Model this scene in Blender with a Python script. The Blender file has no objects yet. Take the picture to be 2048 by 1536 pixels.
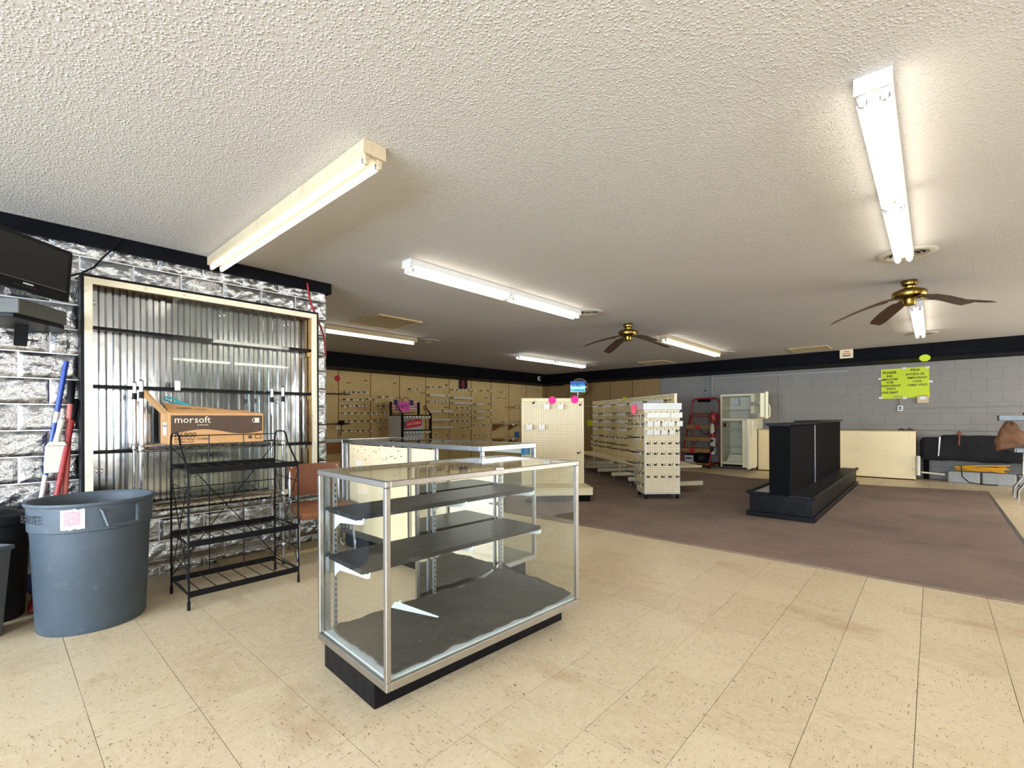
import bpy, bmesh, math, random
from mathutils import Vector, Matrix, noise, Euler
random.seed(7)
PI = math.pi
S = bpy.context.scene
COL = S.collection

# ------------------------------------------------------------------ camera
CAM_H = 1.1585
cam = bpy.data.cameras.new('camera'); co = bpy.data.objects.new('camera', cam); COL.objects.link(co)
cam.sensor_width = 36.0; cam.lens = 935.8/2048*36; cam.clip_start = 0.02
cam.shift_y = (837.0-768.0)/2048
co.matrix_world = Matrix.Translation((0, 0, CAM_H)) @ Matrix.Rotation(0.733, 4, 'Z') @ Matrix.Rotation(PI/2, 4, 'X') @ Matrix.Rotation(-0.004, 4, 'Z')
S.camera = co

# ------------------------------------------------------------------ exposure, world, daylight
S.view_settings.view_transform = 'Standard'; S.view_settings.look = 'None'
S.view_settings.gamma = 1.0; S.view_settings.use_curve_mapping = False
S.view_settings.exposure = 0.2
TUBE = 9.5
SKY = 4.0
DAY = 400.0
w = bpy.data.worlds.new('world'); S.world = w; w.use_nodes = True
bg = w.node_tree.nodes['Background']; bg.inputs[0].default_value = (0.72, 0.84, 1.0, 1); bg.inputs[1].default_value = SKY
def area(name, loc, rot, sx, sy, power, color):
    l = bpy.data.lights.new(name, 'AREA'); l.shape = 'RECTANGLE'; l.size = sx; l.size_y = sy; l.energy = power; l.color = color
    o = bpy.data.objects.new(name, l); o.location = loc; o.rotation_euler = rot; COL.objects.link(o); return o
# daylight coming in through the shop-front windows (behind the camera); side windows are unseen, added as fill
DAYC = (0.70, 0.82, 1.0)
for k, xc in enumerate((-2.45, 0.0, 2.45)):
    area('daylight_fill', (xc, -5.02, 1.40), (PI/2, 0, 0), 2.0, 1.5, DAY, DAYC)
for yc in (0.9, 7.2, 9.9):
    area('daylight_fill', (4.72, yc, 1.40), (PI/2, 0, PI/2), 2.4, 1.5, DAY*.34, (1.0, .93, .82))  # added fill at the unseen side windows, lifts the ambient level
S.cycles.use_denoising = True
S.cycles.max_bounces = 8; S.cycles.diffuse_bounces = 4; S.cycles.glossy_bounces = 4
S.cycles.transmission_bounces = 8; S.cycles.transparent_max_bounces = 24
S.cycles.sample_clamp_indirect = 6.0
S.cycles.caustics_reflective = False; S.cycles.caustics_refractive = False

# ------------------------------------------------------------------ materials
def lin(c):
    return tuple((x/12.92 if x <= .04045 else ((x+.055)/1.055)**2.4) for x in [v/255 for v in c])
def rgba(c): return (*lin(c), 1)
class NT:
    def __init__(s, name):
        s.m = bpy.data.materials.new(name); s.m.use_nodes = True; s.t = s.m.node_tree
        s.b = s.t.nodes['Principled BSDF']; s.out = s.t.nodes['Material Output']
    def n(s, typ, **kw):
        x = s.t.nodes.new(typ)
        for k, v in kw.items():
            if isinstance(k, str) and hasattr(x, k): setattr(x, k, v)
        return x
    def l(s, a, b): s.t.links.new(a, b)
    def val(s, node, i, v): node.inputs[i].default_value = v; return node
    def math(s, op, a, b=None, clamp=False):
        x = s.t.nodes.new('ShaderNodeMath'); x.operation = op; x.use_clamp = clamp
        for i, v in enumerate((a, b)):
            if v is None: continue
            if isinstance(v, (int, float)): x.inputs[i].default_value = v
            else: s.l(v, x.inputs[i])
        return x.outputs[0]
    def noise(s, vec, scale, detail=2, rough=.5):
        x = s.t.nodes.new('ShaderNodeTexNoise'); x.inputs['Scale'].default_value = scale
        x.inputs['Detail'].default_value = detail; x.inputs['Roughness'].default_value = rough
        if vec is not None: s.l(vec, x.inputs['Vector'])
        return x.outputs['Fac']
    def ramp(s, fac, stops, interp='LINEAR'):
        x = s.t.nodes.new('ShaderNodeValToRGB'); x.color_ramp.interpolation = interp
        e = x.color_ramp.elements
        while len(e) < len(stops): e.new(.5)
        for el, (p, c) in zip(e, stops):
            el.position = p; el.color = c if len(c) == 4 else (*c, 1)
        s.l(fac, x.inputs[0]); return x.outputs[0]
    def mix(s, fac, a, b, mode='MIX'):
        x = s.t.nodes.new('ShaderNodeMix'); x.data_type = 'RGBA'; x.blend_type = mode
        for sock, v in ((x.inputs[0], fac), (x.inputs[6], a), (x.inputs[7], b)):
            if isinstance(v, (int, float)): sock.default_value = v
            elif isinstance(v, tuple): sock.default_value = v
            else: s.l(v, sock)
        return x.outputs[2]
    def bump(s, h, dist, strength=1.0):
        x = s.t.nodes.new('ShaderNodeBump'); x.inputs['Distance'].default_value = dist; x.inputs['Strength'].default_value = strength
        s.l(h, x.inputs['Height']); s.l(x.outputs[0], s.b.inputs['Normal'])
    def obj(s): return s.t.nodes.new('ShaderNodeTexCoord').outputs['Object']
    def pos(s): return s.t.nodes.new('ShaderNodeNewGeometry').outputs['Position']
    def rnd(s): return s.t.nodes.new('ShaderNodeObjectInfo').outputs['Random']
    def scl(s, vec, sx, sy, sz):
        x = s.t.nodes.new('ShaderNodeVectorMath'); x.operation = 'MULTIPLY'; s.l(vec, x.inputs[0]); x.inputs[1].default_value = (sx, sy, sz); return x.outputs[0]
    def vadd(s, vec, other):
        x = s.t.nodes.new('ShaderNodeVectorMath'); x.operation = 'ADD'; s.l(vec, x.inputs[0]); s.l(other, x.inputs[1]); return x.outputs[0]
    def sep(s, vec):
        x = s.t.nodes.new('ShaderNodeSeparateXYZ'); s.l(vec, x.inputs[0]); return x.outputs
    def set(s, color=None, rough=None, metal=None):
        if color is not None:
            if isinstance(color, tuple): s.b.inputs['Base Color'].default_value = color if len(color) == 4 else (*color, 1)
            else: s.l(color, s.b.inputs['Base Color'])
        if rough is not None:
            if isinstance(rough, (int, float)): s.b.inputs['Roughness'].default_value = rough
            else: s.l(rough, s.b.inputs['Roughness'])
        if metal is not None: s.b.inputs['Metallic'].default_value = metal
        return s
def simple(name, c, rough=.5, metal=0, var=.12, scale=6, bump=0, bscale=60, grime=None):
    """plain procedural surface: base colour with soft tonal variation, optional fine relief and dirt"""
    t = NT(name); p = t.obj()
    f = t.noise(p, scale, 4, .6)
    c1 = lin(c); lo = tuple(v*(1-var) for v in c1); hi = tuple(min(1, v*(1+var)) for v in c1)
    col = t.ramp(f, [(.3, lo), (.7, hi)])
    if grime:
        g = t.ramp(t.noise(p, scale*2.3, 6, .7), [(.58, (0, 0, 0)), (.72, (1, 1, 1))])
        col = t.mix(g, col, rgba(grime))
    r = t.math('ADD', t.math('MULTIPLY', t.noise(p, scale*3, 3), .16), rough-.08, True)
    t.set(col, r, metal)
    if bump: t.bump(t.noise(p, bscale, 3), bump)
    return t.m
M = {}
def mk(k, *a, **kw):
    M[k] = simple(k, *a, **kw)
    if k.startswith('black') or k in ('bin_black', 'vent_dark'): M[k].node_tree.nodes['Principled BSDF'].inputs['Specular IOR Level'].default_value = .05 if k in ('black_matte', 'black_trim') else .13
mk('black_paint', (15, 15, 17), .42, var=.3, scale=3, bump=.002, bscale=25)
mk('black_trim', (14, 14, 18), .55, var=.3, scale=2, bump=.003, bscale=14)
mk('black_matte', (15, 15, 16), .75, var=.3)
mk('black_wire', (18, 18, 19), .35, var=.2)
mk('black_plastic', (22, 22, 24), .4, var=.2, scale=10)
mk('cream_trim', (226, 216, 190), .45, var=.06, scale=8, grime=(190, 172, 138))
mk('cream_metal', (226, 210, 170), .45, var=.05)
mk('cream_panel', (233, 214, 168), .5, var=.05, scale=3)
mk('cream_door', (226, 206, 166), .45, var=.05, scale=3)
mk('fridge_white', (232, 224, 192), .38, var=.03)
mk('fridge_inner', (214, 212, 190), .35, var=.05)
mk('white_enamel', (208, 207, 203), .35, var=.04, scale=12)
mk('white_plastic', (216, 214, 208), .4, var=.04)
mk('white_paper', (222, 220, 216), .75, var=.04, scale=20)
mk('grey_paper', (206, 204, 208), .75, var=.04, scale=20)
mk('old_enamel', (186, 170, 140), .5, var=.08, scale=9, grime=(165, 135, 95))
mk('chrome', (176, 177, 179), .12, 1, var=.06)
mk('alu', (176, 177, 179), .3, 1, var=.08, scale=20)
mk('alu_bright', (176, 172, 165), .36, 1, var=.06, scale=20)
mk('steel', (112, 114, 114), .5, 1, var=.1, scale=14)
mk('galv', (168, 170, 172), .4, 1, var=.15, scale=30)
mk('pine', (196, 148, 84), .55, var=.25, scale=4)
mk('brown_vinyl', (120, 70, 44), .42, var=.12, scale=8, bump=.0008, bscale=220)
mk('tan_vinyl', (132, 84, 52), .42, var=.12, scale=8)
mk('can_blue', (62, 73, 82), .48, var=.1, scale=5, bump=.0012, bscale=160, grime=(84, 95, 104))
mk('bin_black', (30, 31, 33), .42, var=.2, scale=6, bump=.001, bscale=90)
mk('bin_grey', (66, 68, 68), .5, var=.15, scale=6)
mk('blue_handle', (28, 62, 148), .35, var=.1)
mk('red_handle', (150, 34, 38), .45, var=.2, scale=20, grime=(196, 120, 110))
mk('red_faded', (182, 92, 82), .5, var=.18, scale=20)
mk('straw', (176, 158, 116), .8, var=.25, scale=30)
mk('navy', (44, 40, 110), .6, var=.2)
mk('dustpan_white', (198, 196, 184), .4, var=.06, scale=14, grime=(196, 188, 164))
mk('carton', (198, 150, 98), .75, var=.05, scale=12)
mk('carton_dark', (150, 108, 64), .8, var=.08, scale=12)
mk('carton_ink', (78, 58, 44), .75, var=.06, scale=12)
mk('teal', (52, 158, 176), .4, var=.06)
mk('ink_black', (24, 22, 22), .7, var=.1)
mk('tag_white', (222, 218, 206), .6, var=.05, scale=40)
mk('hot_pink', (240, 30, 140), .6, var=.04)
mk('pink_sheet', (236, 96, 190), .65, var=.05)
mk('salmon_sheet', (238, 92, 112), .65, var=.05)
mk('red_paper', (196, 30, 52), .6, var=.05)
mk('lime', (196, 214, 20), .6, var=.05, scale=3)
mk('yellow_cord', (222, 160, 40), .5, var=.1)
mk('pvc', (206, 200, 184), .45, var=.08)
mk('red_steel', (150, 34, 36), .4, var=.14, scale=9, grime=(92, 28, 26))
mk('tread_wood', (156, 116, 68), .6, var=.2, scale=8)
mk('brass', (136, 110, 52), .28, 1, var=.2, scale=6)
mk('blade_wood', (74, 52, 38), .5, var=.3, scale=6)
mk('vent_white', (206, 200, 184), .5, var=.08)
mk('vent_dark', (36, 34, 32), .7, var=.1)
mk('hatch_board', (176, 160, 118), .75, var=.06, scale=3)
mk('tan_board', (188, 164, 120), .6, var=.12, scale=5)
mk('brown_board', (140, 92, 48), .6, var=.15, scale=5)
mk('brown_bag', (108, 72, 44), .75, var=.3, scale=12, bump=.01, bscale=18)
mk('conduit', (138, 136, 132), .55, var=.05)
mk('grey_block_old', (150, 152, 150), .85, var=.12, scale=8, bump=.004, bscale=60)
mk('outlet_beige', (196, 172, 132), .5, var=.05)
mk('cord_white', (226, 222, 208), .5, var=.05)
mk('red_cable', (150, 28, 34), .45, var=.1)
mk('deck_white', (208, 212, 214), .45, var=.04)
mk('label_pink', (206, 142, 146), .8, var=.15, scale=40, grime=(236, 228, 220))
mk('white_wall', (200, 196, 186), .8, var=.05)
mk('rust_red', (120, 60, 34), .8, var=.3, scale=20)
mk('blue_plastic', (40, 110, 160), .4, var=.08)
mk('shop_panel', (122, 112, 104), .7, var=.08)
mk('dvr_grey', (74, 75, 70), .6, var=.1, scale=10, bump=.0006, bscale=200)
mk('dvr_dark', (52, 54, 60), .55, var=.15)
mk('plinth_wood', (104, 96, 80), .65, var=.2)
def m_ceiling():
    t = NT('popcorn'); p = t.obj()
    vo = t.t.nodes.new('ShaderNodeTexVoronoi'); vo.inputs['Scale'].default_value = 85; vo.inputs['Randomness'].default_value = 1.0
    wob = t.t.nodes.new('ShaderNodeTexNoise'); wob.inputs['Scale'].default_value = 60; t.l(p, wob.inputs['Vector'])
    t.l(t.vadd(p, t.scl(wob.outputs['Color'], .012, .012, .012)), vo.inputs['Vector'])
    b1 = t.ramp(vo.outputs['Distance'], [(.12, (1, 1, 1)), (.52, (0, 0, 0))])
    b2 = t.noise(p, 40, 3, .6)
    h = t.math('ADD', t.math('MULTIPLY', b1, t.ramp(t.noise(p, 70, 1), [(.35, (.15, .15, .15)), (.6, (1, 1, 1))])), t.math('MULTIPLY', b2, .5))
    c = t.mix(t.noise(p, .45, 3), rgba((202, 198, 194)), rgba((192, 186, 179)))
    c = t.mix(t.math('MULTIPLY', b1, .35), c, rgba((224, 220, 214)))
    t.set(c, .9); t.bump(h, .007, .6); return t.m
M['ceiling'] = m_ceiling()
def m_tile(name='floor_tile'):
    t = NT(name)
    r = t.rnd(); o = t.obj()
    cmb = t.t.nodes.new('ShaderNodeCombineXYZ')
    for i in range(3): t.l(t.math('MULTIPLY', r, 37.0+11*i), cmb.inputs[i])
    v = t.vadd(o, cmb.outputs[0])
    base = t.ramp(r, [(0, lin((192, 170, 134))), (.5, lin((201, 180, 144))), (1, lin((207, 187, 152)))])
    marb = t.noise(t.scl(v, 1, 2.6, 1), 16, 6, .72)
    c = t.mix(t.ramp(marb, [(.3, (0, 0, 0)), (.75, (1, 1, 1))]), base, rgba((217, 199, 167)))
    fl = t.ramp(t.noise(t.scl(v, 1, 3.2, 1), 48, 2, .55), [(.645, (0, 0, 0)), (.68, (1, 1, 1))])
    c = t.mix(t.math('MULTIPLY', fl, .8), c, rgba((98, 78, 58)))
    # worn-in rust and dirt stains that run across tiles
    w_ = t.pos()
    st = t.ramp(t.noise(t.scl(w_, 1.0, 1.7, 1), 1.25, 6, .68), [(.56, (0, 0, 0)), (.74, (1, 1, 1))])
    c = t.mix(t.math('MULTIPLY', st, .6), c, rgba((160, 116, 74)))
    st2 = t.ramp(t.noise(w_, 5.5, 5, .75), [(.66, (0, 0, 0)), (.76, (1, 1, 1))])
    c = t.mix(t.math('MULTIPLY', st2, .4), c, rgba((138, 106, 76)))
    sp = t.ramp(t.noise(w_, 30, 2, .5), [(.735, (0, 0, 0)), (.755, (1, 1, 1))])
    c = t.mix(t.math('MULTIPLY', sp, .75), c, rgba((62, 48, 38)))
    t.set(c, t.math('ADD', t.math('MULTIPLY', t.noise(w_, 6, 4), .3), .24))
    t.bump(t.noise(o, 14, 3), .0012, .5); return t.m
M['floor_tile'] = m_tile()
mk('joint', (58, 46, 34), .95, var=.1)
def m_carpet():
    t = NT('carpet'); p = t.pos()
    f = t.noise(p, 230, 2, .7)
    c = t.ramp(f, [(.3, lin((94, 77, 66))), (.7, lin((158, 134, 117)))])
    bl = t.ramp(t.noise(p, 1.1, 5, .65), [(.42, (0, 0, 0)), (.68, (1, 1, 1))])
    c = t.mix(t.math('MULTIPLY', bl, .55), c, rgba((90, 75, 65)))
    bl2 = t.ramp(t.noise(t.scl(p, 1, 2.2, 1), 3.4, 4, .6), [(.58, (0, 0, 0)), (.74, (1, 1, 1))])
    c = t.mix(t.math('MULTIPLY', bl2, .4), c, rgba((80, 66, 58)))
    t.set(c, .95); t.bump(f, .004, .7); return t.m
M['carpet'] = m_carpet()
def m_silver():
    t = NT('silver_block'); o = t.obj(); p = t.pos()
    f = t.noise(p, 26, 5, .7)
    c = t.mix(t.noise(p, 4, 4), rgba((128, 130, 133)), rgba((194, 196, 199)))
    d = t.ramp(t.noise(p, 15, 6, .75), [(.6, (0, 0, 0)), (.75, (1, 1, 1))])
    z = t.sep(p)[2]
    low = t.ramp(z, [(.0, (1, 1, 1)), (1.0, (.05, .05, .05))])
    d = t.mix(.0, d, d)
    c = t.mix(t.math('MULTIPLY', t.math('MULTIPLY', d, .8), low), c, rgba((112, 96, 74)))
    t.set(c, t.math('ADD', t.math('MULTIPLY', f, .26), .08), .96); t.bump(t.noise(p, 34, 4, .6), .008, .7); return t.m
M['silver'] = m_silver()
mk('silver_joint', (210, 211, 213), .5, .6, var=.15, scale=20)
def m_corr():
    t = NT('corrugated'); p = t.pos()
    c = t.mix(t.noise(t.scl(p, 1, 6, .8), 2.5, 4), rgba((150, 152, 154)), rgba((206, 208, 210)))
    t.set(c, t.math('ADD', t.math('MULTIPLY', t.noise(p, 5, 4), .16), .07), 1.0); t.bump(t.noise(t.scl(p, 1, 1, .6), 6, 3), .004, .5); return t.m
M['corrugated'] = m_corr()
def m_peg(name, base, hole, pitch=.0254, rad=.16, var=.06):
    t = NT(name); o = t.obj(); s = t.sep(o)
    def cell(v): return t.math('SUBTRACT', t.math('FRACT', t.math('DIVIDE', v, pitch)), .5)
    x = cell(s[0]); z = cell(s[2])
    d = t.math('SQRT', t.math('ADD', t.math('MULTIPLY', x, x), t.math('MULTIPLY', z, z)))
    h = t.ramp(d, [(rad, (1, 1, 1)), (rad+.07, (0, 0, 0))])
    b = lin(base)
    c = t.ramp(t.noise(o, 2.5, 3), [(.3, tuple(v*(1-var) for v in b)), (.7, tuple(min(1, v*(1+var)) for v in b))])
    t.set(t.mix(h, c, rgba(hole)), .6); t.bump(t.math('SUBTRACT', 1.0, h), .003, .6); return t.m
M['peg_tan'] = m_peg('peg_tan', (236, 208, 146), (96, 60, 32), rad=.2)
M['peg_brown'] = m_peg('peg_brown', (160, 130, 82), (90, 70, 42))
M['peg_cream'] = m_peg('peg_cream', (238, 220, 182), (70, 58, 38), rad=.19)
M['peg_run'] = m_peg('peg_run', (226, 204, 152), (110, 92, 58), rad=.14)
def m_block():
    t = NT('grey_block'); p = t.pos(); o = t.obj()
    c = t.mix(t.noise(p, 7, 5, .6), rgba((128, 124, 118)), rgba((142, 137, 130)))
    c = t.mix(t.math('MULTIPLY', t.rnd(), .12), c, rgba((134, 128, 121)))
    t.set(c, .72); t.bump(t.noise(p, 70, 4, .7), .003, .6); return t.m
M['grey_block'] = m_block()
def m_shelf():
    t = NT('black_shelf'); o = t.obj()
    f = t.noise(t.scl(o, 16, 2.2, 4), 3.4, 6, .72)
    t.b.inputs['Specular IOR Level'].default_value = .2
    c = t.ramp(f, [(.38, lin((22, 22, 24))), (.56, lin((40, 40, 43))), (.76, lin((88, 88, 92)))])
    t.set(c, .5); t.bump(f, .001, .4); return t.m
M['black_shelf'] = m_shelf()
def m_felt():
    t = NT('black_felt'); o = t.obj()
    f = t.noise(o, 150, 2, .7)
    c = t.ramp(f, [(.3, lin((44, 40, 36))), (.7, lin((70, 64, 58)))])
    sp = t.ramp(t.noise(o, 60, 1, .5), [(.77, (0, 0, 0)), (.79, (1, 1, 1))])
    c = t.mix(sp, c, rgba((170, 165, 155)))
    t.set(c, .85); t.bump(t.noise(o, 9, 3), .01, .5); return t.m
M['felt'] = m_felt()
def m_foam():
    t = NT('black_fleece'); o = t.obj()
    t.set(t.ramp(t.noise(o, 30, 5, .7), [(.3, lin((10, 10, 12))), (.8, lin((30, 30, 33)))]), .95)
    t.bump(t.noise(o, 22, 5, .7), .02, .7); return t.m
M['foam'] = m_foam()
def m_glass(name='glass', tint=(.965, .985, .972)):
    t = NT(name); t.t.nodes.remove(t.b)
    tr = t.n('ShaderNodeBsdfTransparent'); tr.inputs[0].default_value = (*tint, 1)
    gl = t.n('ShaderNodeBsdfGlossy'); gl.inputs['Roughness'].default_value = .02
    gl.inputs[0].default_value = (1, 1, 1, 1)
    fr = t.n('ShaderNodeFresnel'); ge = t.n('ShaderNodeNewGeometry')
    ior = t.n('ShaderNodeMix'); ior.data_type = 'FLOAT'; ior.inputs[2].default_value = 1.33; ior.inputs[3].default_value = 1/1.33
    t.l(ge.outputs['Backfacing'], ior.inputs[0]); t.l(ior.outputs[0], fr.inputs[0])
    mx = t.n('ShaderNodeMixShader'); t.l(fr.outputs[0], mx.inputs[0]); t.l(tr.outputs[0], mx.inputs[1]); t.l(gl.outputs[0], mx.inputs[2])
    t.l(mx.outputs[0], t.out.inputs[0]); return t.m
M['glass'] = m_glass()
M['clear_glass'] = m_glass('clear_glass', (.97, .98, .975))
def m_emit(name, col, strength):
    t = NT(name); t.t.nodes.remove(t.b)
    e = t.n('ShaderNodeEmission'); e.inputs[0].default_value = (*col, 1); e.inputs[1].default_value = strength
    t.l(e.outputs[0], t.out.inputs[0]); return t.m
M['tube'] = m_emit('tube', (1.0, .94, .80), TUBE)
M['old_tube'] = m_emit('old_tube', (1.0, .93, .82), 2.6)
def m_screen():
    t = NT('tv_screen'); t.set(rgba((34, 35, 34)), .36); t.b.inputs['Specular IOR Level'].default_value = .2; return t.m
M['screen'] = m_screen()
def m_mirror():
    t = NT('mirror'); t.set(rgba((225, 225, 222)), .03, 1.0); return t.m
M['mirror'] = m_mirror()
def m_flag():
    t = NT('flag_cloth'); s = t.sep(t.obj())
    st = t.math('GREATER_THAN', t.math('FRACT', t.math('DIVIDE', s[2], .045)), .5)
    t.set(t.mix(st, rgba((196, 60, 72)), rgba((230, 222, 220))), .8); return t.m
M['flag'] = m_flag()
def m_beach():
    t = NT('beach_print'); o = t.obj(); s = t.sep(o)
    f = t.math('ADD', t.math('DIVIDE', s[2], .16), t.math('MULTIPLY', t.noise(t.scl(o, 1, 1, 3), 12, 3), .35))
    c = t.ramp(f, [(.12, lin((236, 224, 196))), (.26, lin((60, 186, 204))), (.5, lin((120, 214, 226))), (.62, lin((232, 240, 240))), (.76, lin((50, 170, 214))), (.95, lin((40, 90, 170)))])
    t.set(c, .6); return t.m
M['beach'] = m_beach()
def m_poster():
    t = NT('dark_poster'); o = t.obj(); s = t.sep(o)
    d = t.math('ABSOLUTE', s[0])
    g = t.math('MULTIPLY', t.ramp(d, [(0.0, (1, 1, 1)), (.07, (0, 0, 0))]), t.noise(t.scl(o, 3, 1, 1), 14, 4))
    t.set(t.mix(t.math('MULTIPLY', g, 1.4, True), rgba((40, 10, 16)), rgba((190, 60, 60))), .45); return t.m
M['poster'] = m_poster()
def m_cowhide():
    t = NT('patched_cloth'); o = t.obj()
    c = t.ramp(t.noise(o, 9, 2), [(.46, lin((32, 30, 30))), (.5, lin((214, 208, 196)))])
    t.set(c, .8); return t.m
M['patched'] = m_cowhide()

# ------------------------------------------------------------------ mesh builder
class MB:
    def __init__(s): s.v = []; s.f = []
    def add(s, vs, fs):
        n = len(s.v); s.v += [tuple(v) for v in vs]; s.f += [tuple(i+n for i in f) for f in fs]; return s
    def box(s, x0, y0, z0, x1, y1, z1):
        v = [(x0, y0, z0), (x1, y0, z0), (x1, y1, z0), (x0, y1, z0), (x0, y0, z1), (x1, y0, z1), (x1, y1, z1), (x0, y1, z1)]
        return s.add(v, [(0, 3, 2, 1), (4, 5, 6, 7), (0, 1, 5, 4), (1, 2, 6, 5), (2, 3, 7, 6), (3, 0, 4, 7)])
    def bar(s, a, b, w, h=None, up=(0, 0, 1)):
        """rectangular bar from a to b"""
        h = w if h is None else h
        a = Vector(a); b = Vector(b); d = (b-a).normalized(); u = Vector(up)
        if abs(d.dot(u)) > .98: u = Vector((1, 0, 0))
        r = d.cross(u).normalized(); u = r.cross(d).normalized()
        vs = []
        for p in (a, b):
            for i, j in ((-1, -1), (1, -1), (1, 1), (-1, 1)): vs.append(p+r*(w/2*i)+u*(h/2*j))
        return s.add(vs, [(3, 2, 1, 0), (4, 5, 6, 7), (0, 1, 5, 4), (1, 2, 6, 5), (2, 3, 7, 6), (3, 0, 4, 7)])
    def tube(s, pts, r, n=6, cap=True, closed=False):
        pts = [Vector(p) for p in pts]; m = len(pts); rs = r if isinstance(r, (list, tuple)) else [r]*m
        prev = None; rings = []
        for i, p in enumerate(pts):
            if closed: d = (pts[(i+1) % m]-pts[i-1]).normalized()
            else: d = (pts[min(i+1, m-1)]-pts[max(i-1, 0)]).normalized()
            if prev is None:
                u = Vector((0, 0, 1)) if abs(d.z) < .9 else Vector((1, 0, 0))
                u = (u-d*u.dot(d)).normalized()
            else:
                u = prev-d*prev.dot(d)
                u = u.normalized() if u.length > 1e-6 else d.orthogonal().normalized()
            prev = u; q = d.cross(u)
            rings.append([p+(u*math.cos(2*PI*k/n)+q*math.sin(2*PI*k/n))*rs[i] for k in range(n)])
        vs = [v for rg in rings for v in rg]; fs = []
        for i in range(m if closed else m-1):
            j = (i+1) % m
            for k in range(n): fs.append((i*n+k, i*n+(k+1) % n, j*n+(k+1) % n, j*n+k))
        if cap and not closed: fs += [tuple(range(n))[::-1], tuple((m-1)*n+k for k in range(n))]
        return s.add(vs, fs)
    def lathe(s, prof, n=24, c=(0, 0, 0), cap0=True, cap1=True):
        vs = [(c[0]+r*math.cos(2*PI*k/n), c[1]+r*math.sin(2*PI*k/n), c[2]+z) for r, z in prof for k in range(n)]
        fs = []
        for i in range(len(prof)-1):
            for k in range(n): fs.append((i*n+k, i*n+(k+1) % n, (i+1)*n+(k+1) % n, (i+1)*n+k))
        if cap0: fs.append(tuple(range(n))[::-1])
        if cap1: fs.append(tuple((len(prof)-1)*n+k for k in range(n)))
        return s.add(vs, fs)
    def prism(s, poly, a, b, axis='z'):
        """polygon extruded from a to b along an axis; poly in the other two axes"""
        def P(p, t): return {'z': (p[0], p[1], t), 'x': (t, p[0], p[1]), 'y': (p[0], t, p[1])}[axis]
        n = len(poly); vs = [P(p, a) for p in poly]+[P(p, b) for p in poly]
        fs = [tuple(range(n))[::-1], tuple(range(n, 2*n))]+[(i, (i+1) % n, n+(i+1) % n, n+i) for i in range(n)]
        return s.add(vs, fs)
    def quad(s, a, b, c, d, t=.002):
        a, b, c, d = map(Vector, (a, b, c, d)); nn = (b-a).cross(d-a).normalized()*t
        vs = [a, b, c, d, a+nn, b+nn, c+nn, d+nn]
        return s.add(vs, [(3, 2, 1, 0), (4, 5, 6, 7), (0, 1, 5, 4), (1, 2, 6, 5), (2, 3, 7, 6), (3, 0, 4, 7)])
    def grid(s, fn, nu, nv):
        vs = [fn(i/nu, j/nv) for j in range(nv+1) for i in range(nu+1)]
        fs = [(j*(nu+1)+i, j*(nu+1)+i+1, (j+1)*(nu+1)+i+1, (j+1)*(nu+1)+i) for j in range(nv) for i in range(nu)]
        return s.add(vs, fs)
    def mesh(s, name, m, smooth=False, bevel=0, seg=1):
        me = bpy.data.meshes.new(name); me.from_pydata(s.v, [], s.f); me.materials.append(M[m] if isinstance(m, str) else m)
        bm = bmesh.new(); bm.from_mesh(me); bmesh.ops.recalc_face_normals(bm, faces=bm.faces)
        if bevel:
            ed = [e for e in bm.edges if len(e.link_faces) == 2 and e.calc_face_angle(0) > .5]
            bmesh.ops.bevel(bm, geom=ed, offset=bevel, segments=seg, profile=.5, affect='EDGES', clamp_overlap=True)
        bm.to_mesh(me); bm.free()
        if smooth:
            for p in me.polygons: p.use_smooth = True
            try: me.set_sharp_from_angle(angle=math.radians(40))
            except Exception: pass
        return me
    def build(s, name, m, parent=None, smooth=False, bevel=0, seg=1, world=False):
        if world and parent is not None:
            inv = parent.matrix_basis.inverted(); s.v = [tuple(inv @ Vector(v)) for v in s.v]
        return put(name, s.mesh(name, m, smooth, bevel, seg), parent)
def put(name, me, parent=None, loc=None, rot=None):
    o = bpy.data.objects.new(name, me); COL.objects.link(o)
    if parent is not None: o.parent = parent
    if loc is not None: o.location = loc
    if rot is not None: o.rotation_euler = rot
    return o
def thing(name, label, cat, loc=(0, 0, 0), rz=0, group=None, rot=None):
    o = bpy.data.objects.new(name, None); COL.objects.link(o); o.empty_display_size = .05
    o.location = loc; o.rotation_euler = rot if rot else (0, 0, rz)
    o['label'] = label; o['category'] = cat
    if group: o['group'] = group
    return o
def tag(o, label, cat, group=None):
    o['label'] = label; o['category'] = cat
    if group: o['group'] = group
    return o
def struct(o, label=None):
    o['kind'] = 'structure'
    if label: o['label'] = label
    return o
def root(name, label=None):
    o = bpy.data.objects.new(name, None); COL.objects.link(o); return struct(o, label)
def text(name, body, size, m, parent, loc, rot, ext=.0004, align='LEFT', sx=1.0, bold=0.0):
    c = bpy.data.curves.new(name, 'FONT'); c.body = body; c.size = size; c.extrude = ext; c.align_x = align; c.align_y = 'CENTER'
    c.resolution_u = 2; c.offset = size*bold; c.materials.append(M[m])
    tmp = bpy.data.objects.new(name+'_source', c); COL.objects.link(tmp)
    me = bpy.data.meshes.new_from_object(tmp); me.name = name
    bpy.data.objects.remove(tmp); bpy.data.curves.remove(c)
    if not me.materials: me.materials.append(M[m])
    for v in me.vertices: v.co.x *= sx
    o = put(name, me, parent, loc, rot)
    return o

CEIL = 2.45
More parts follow.
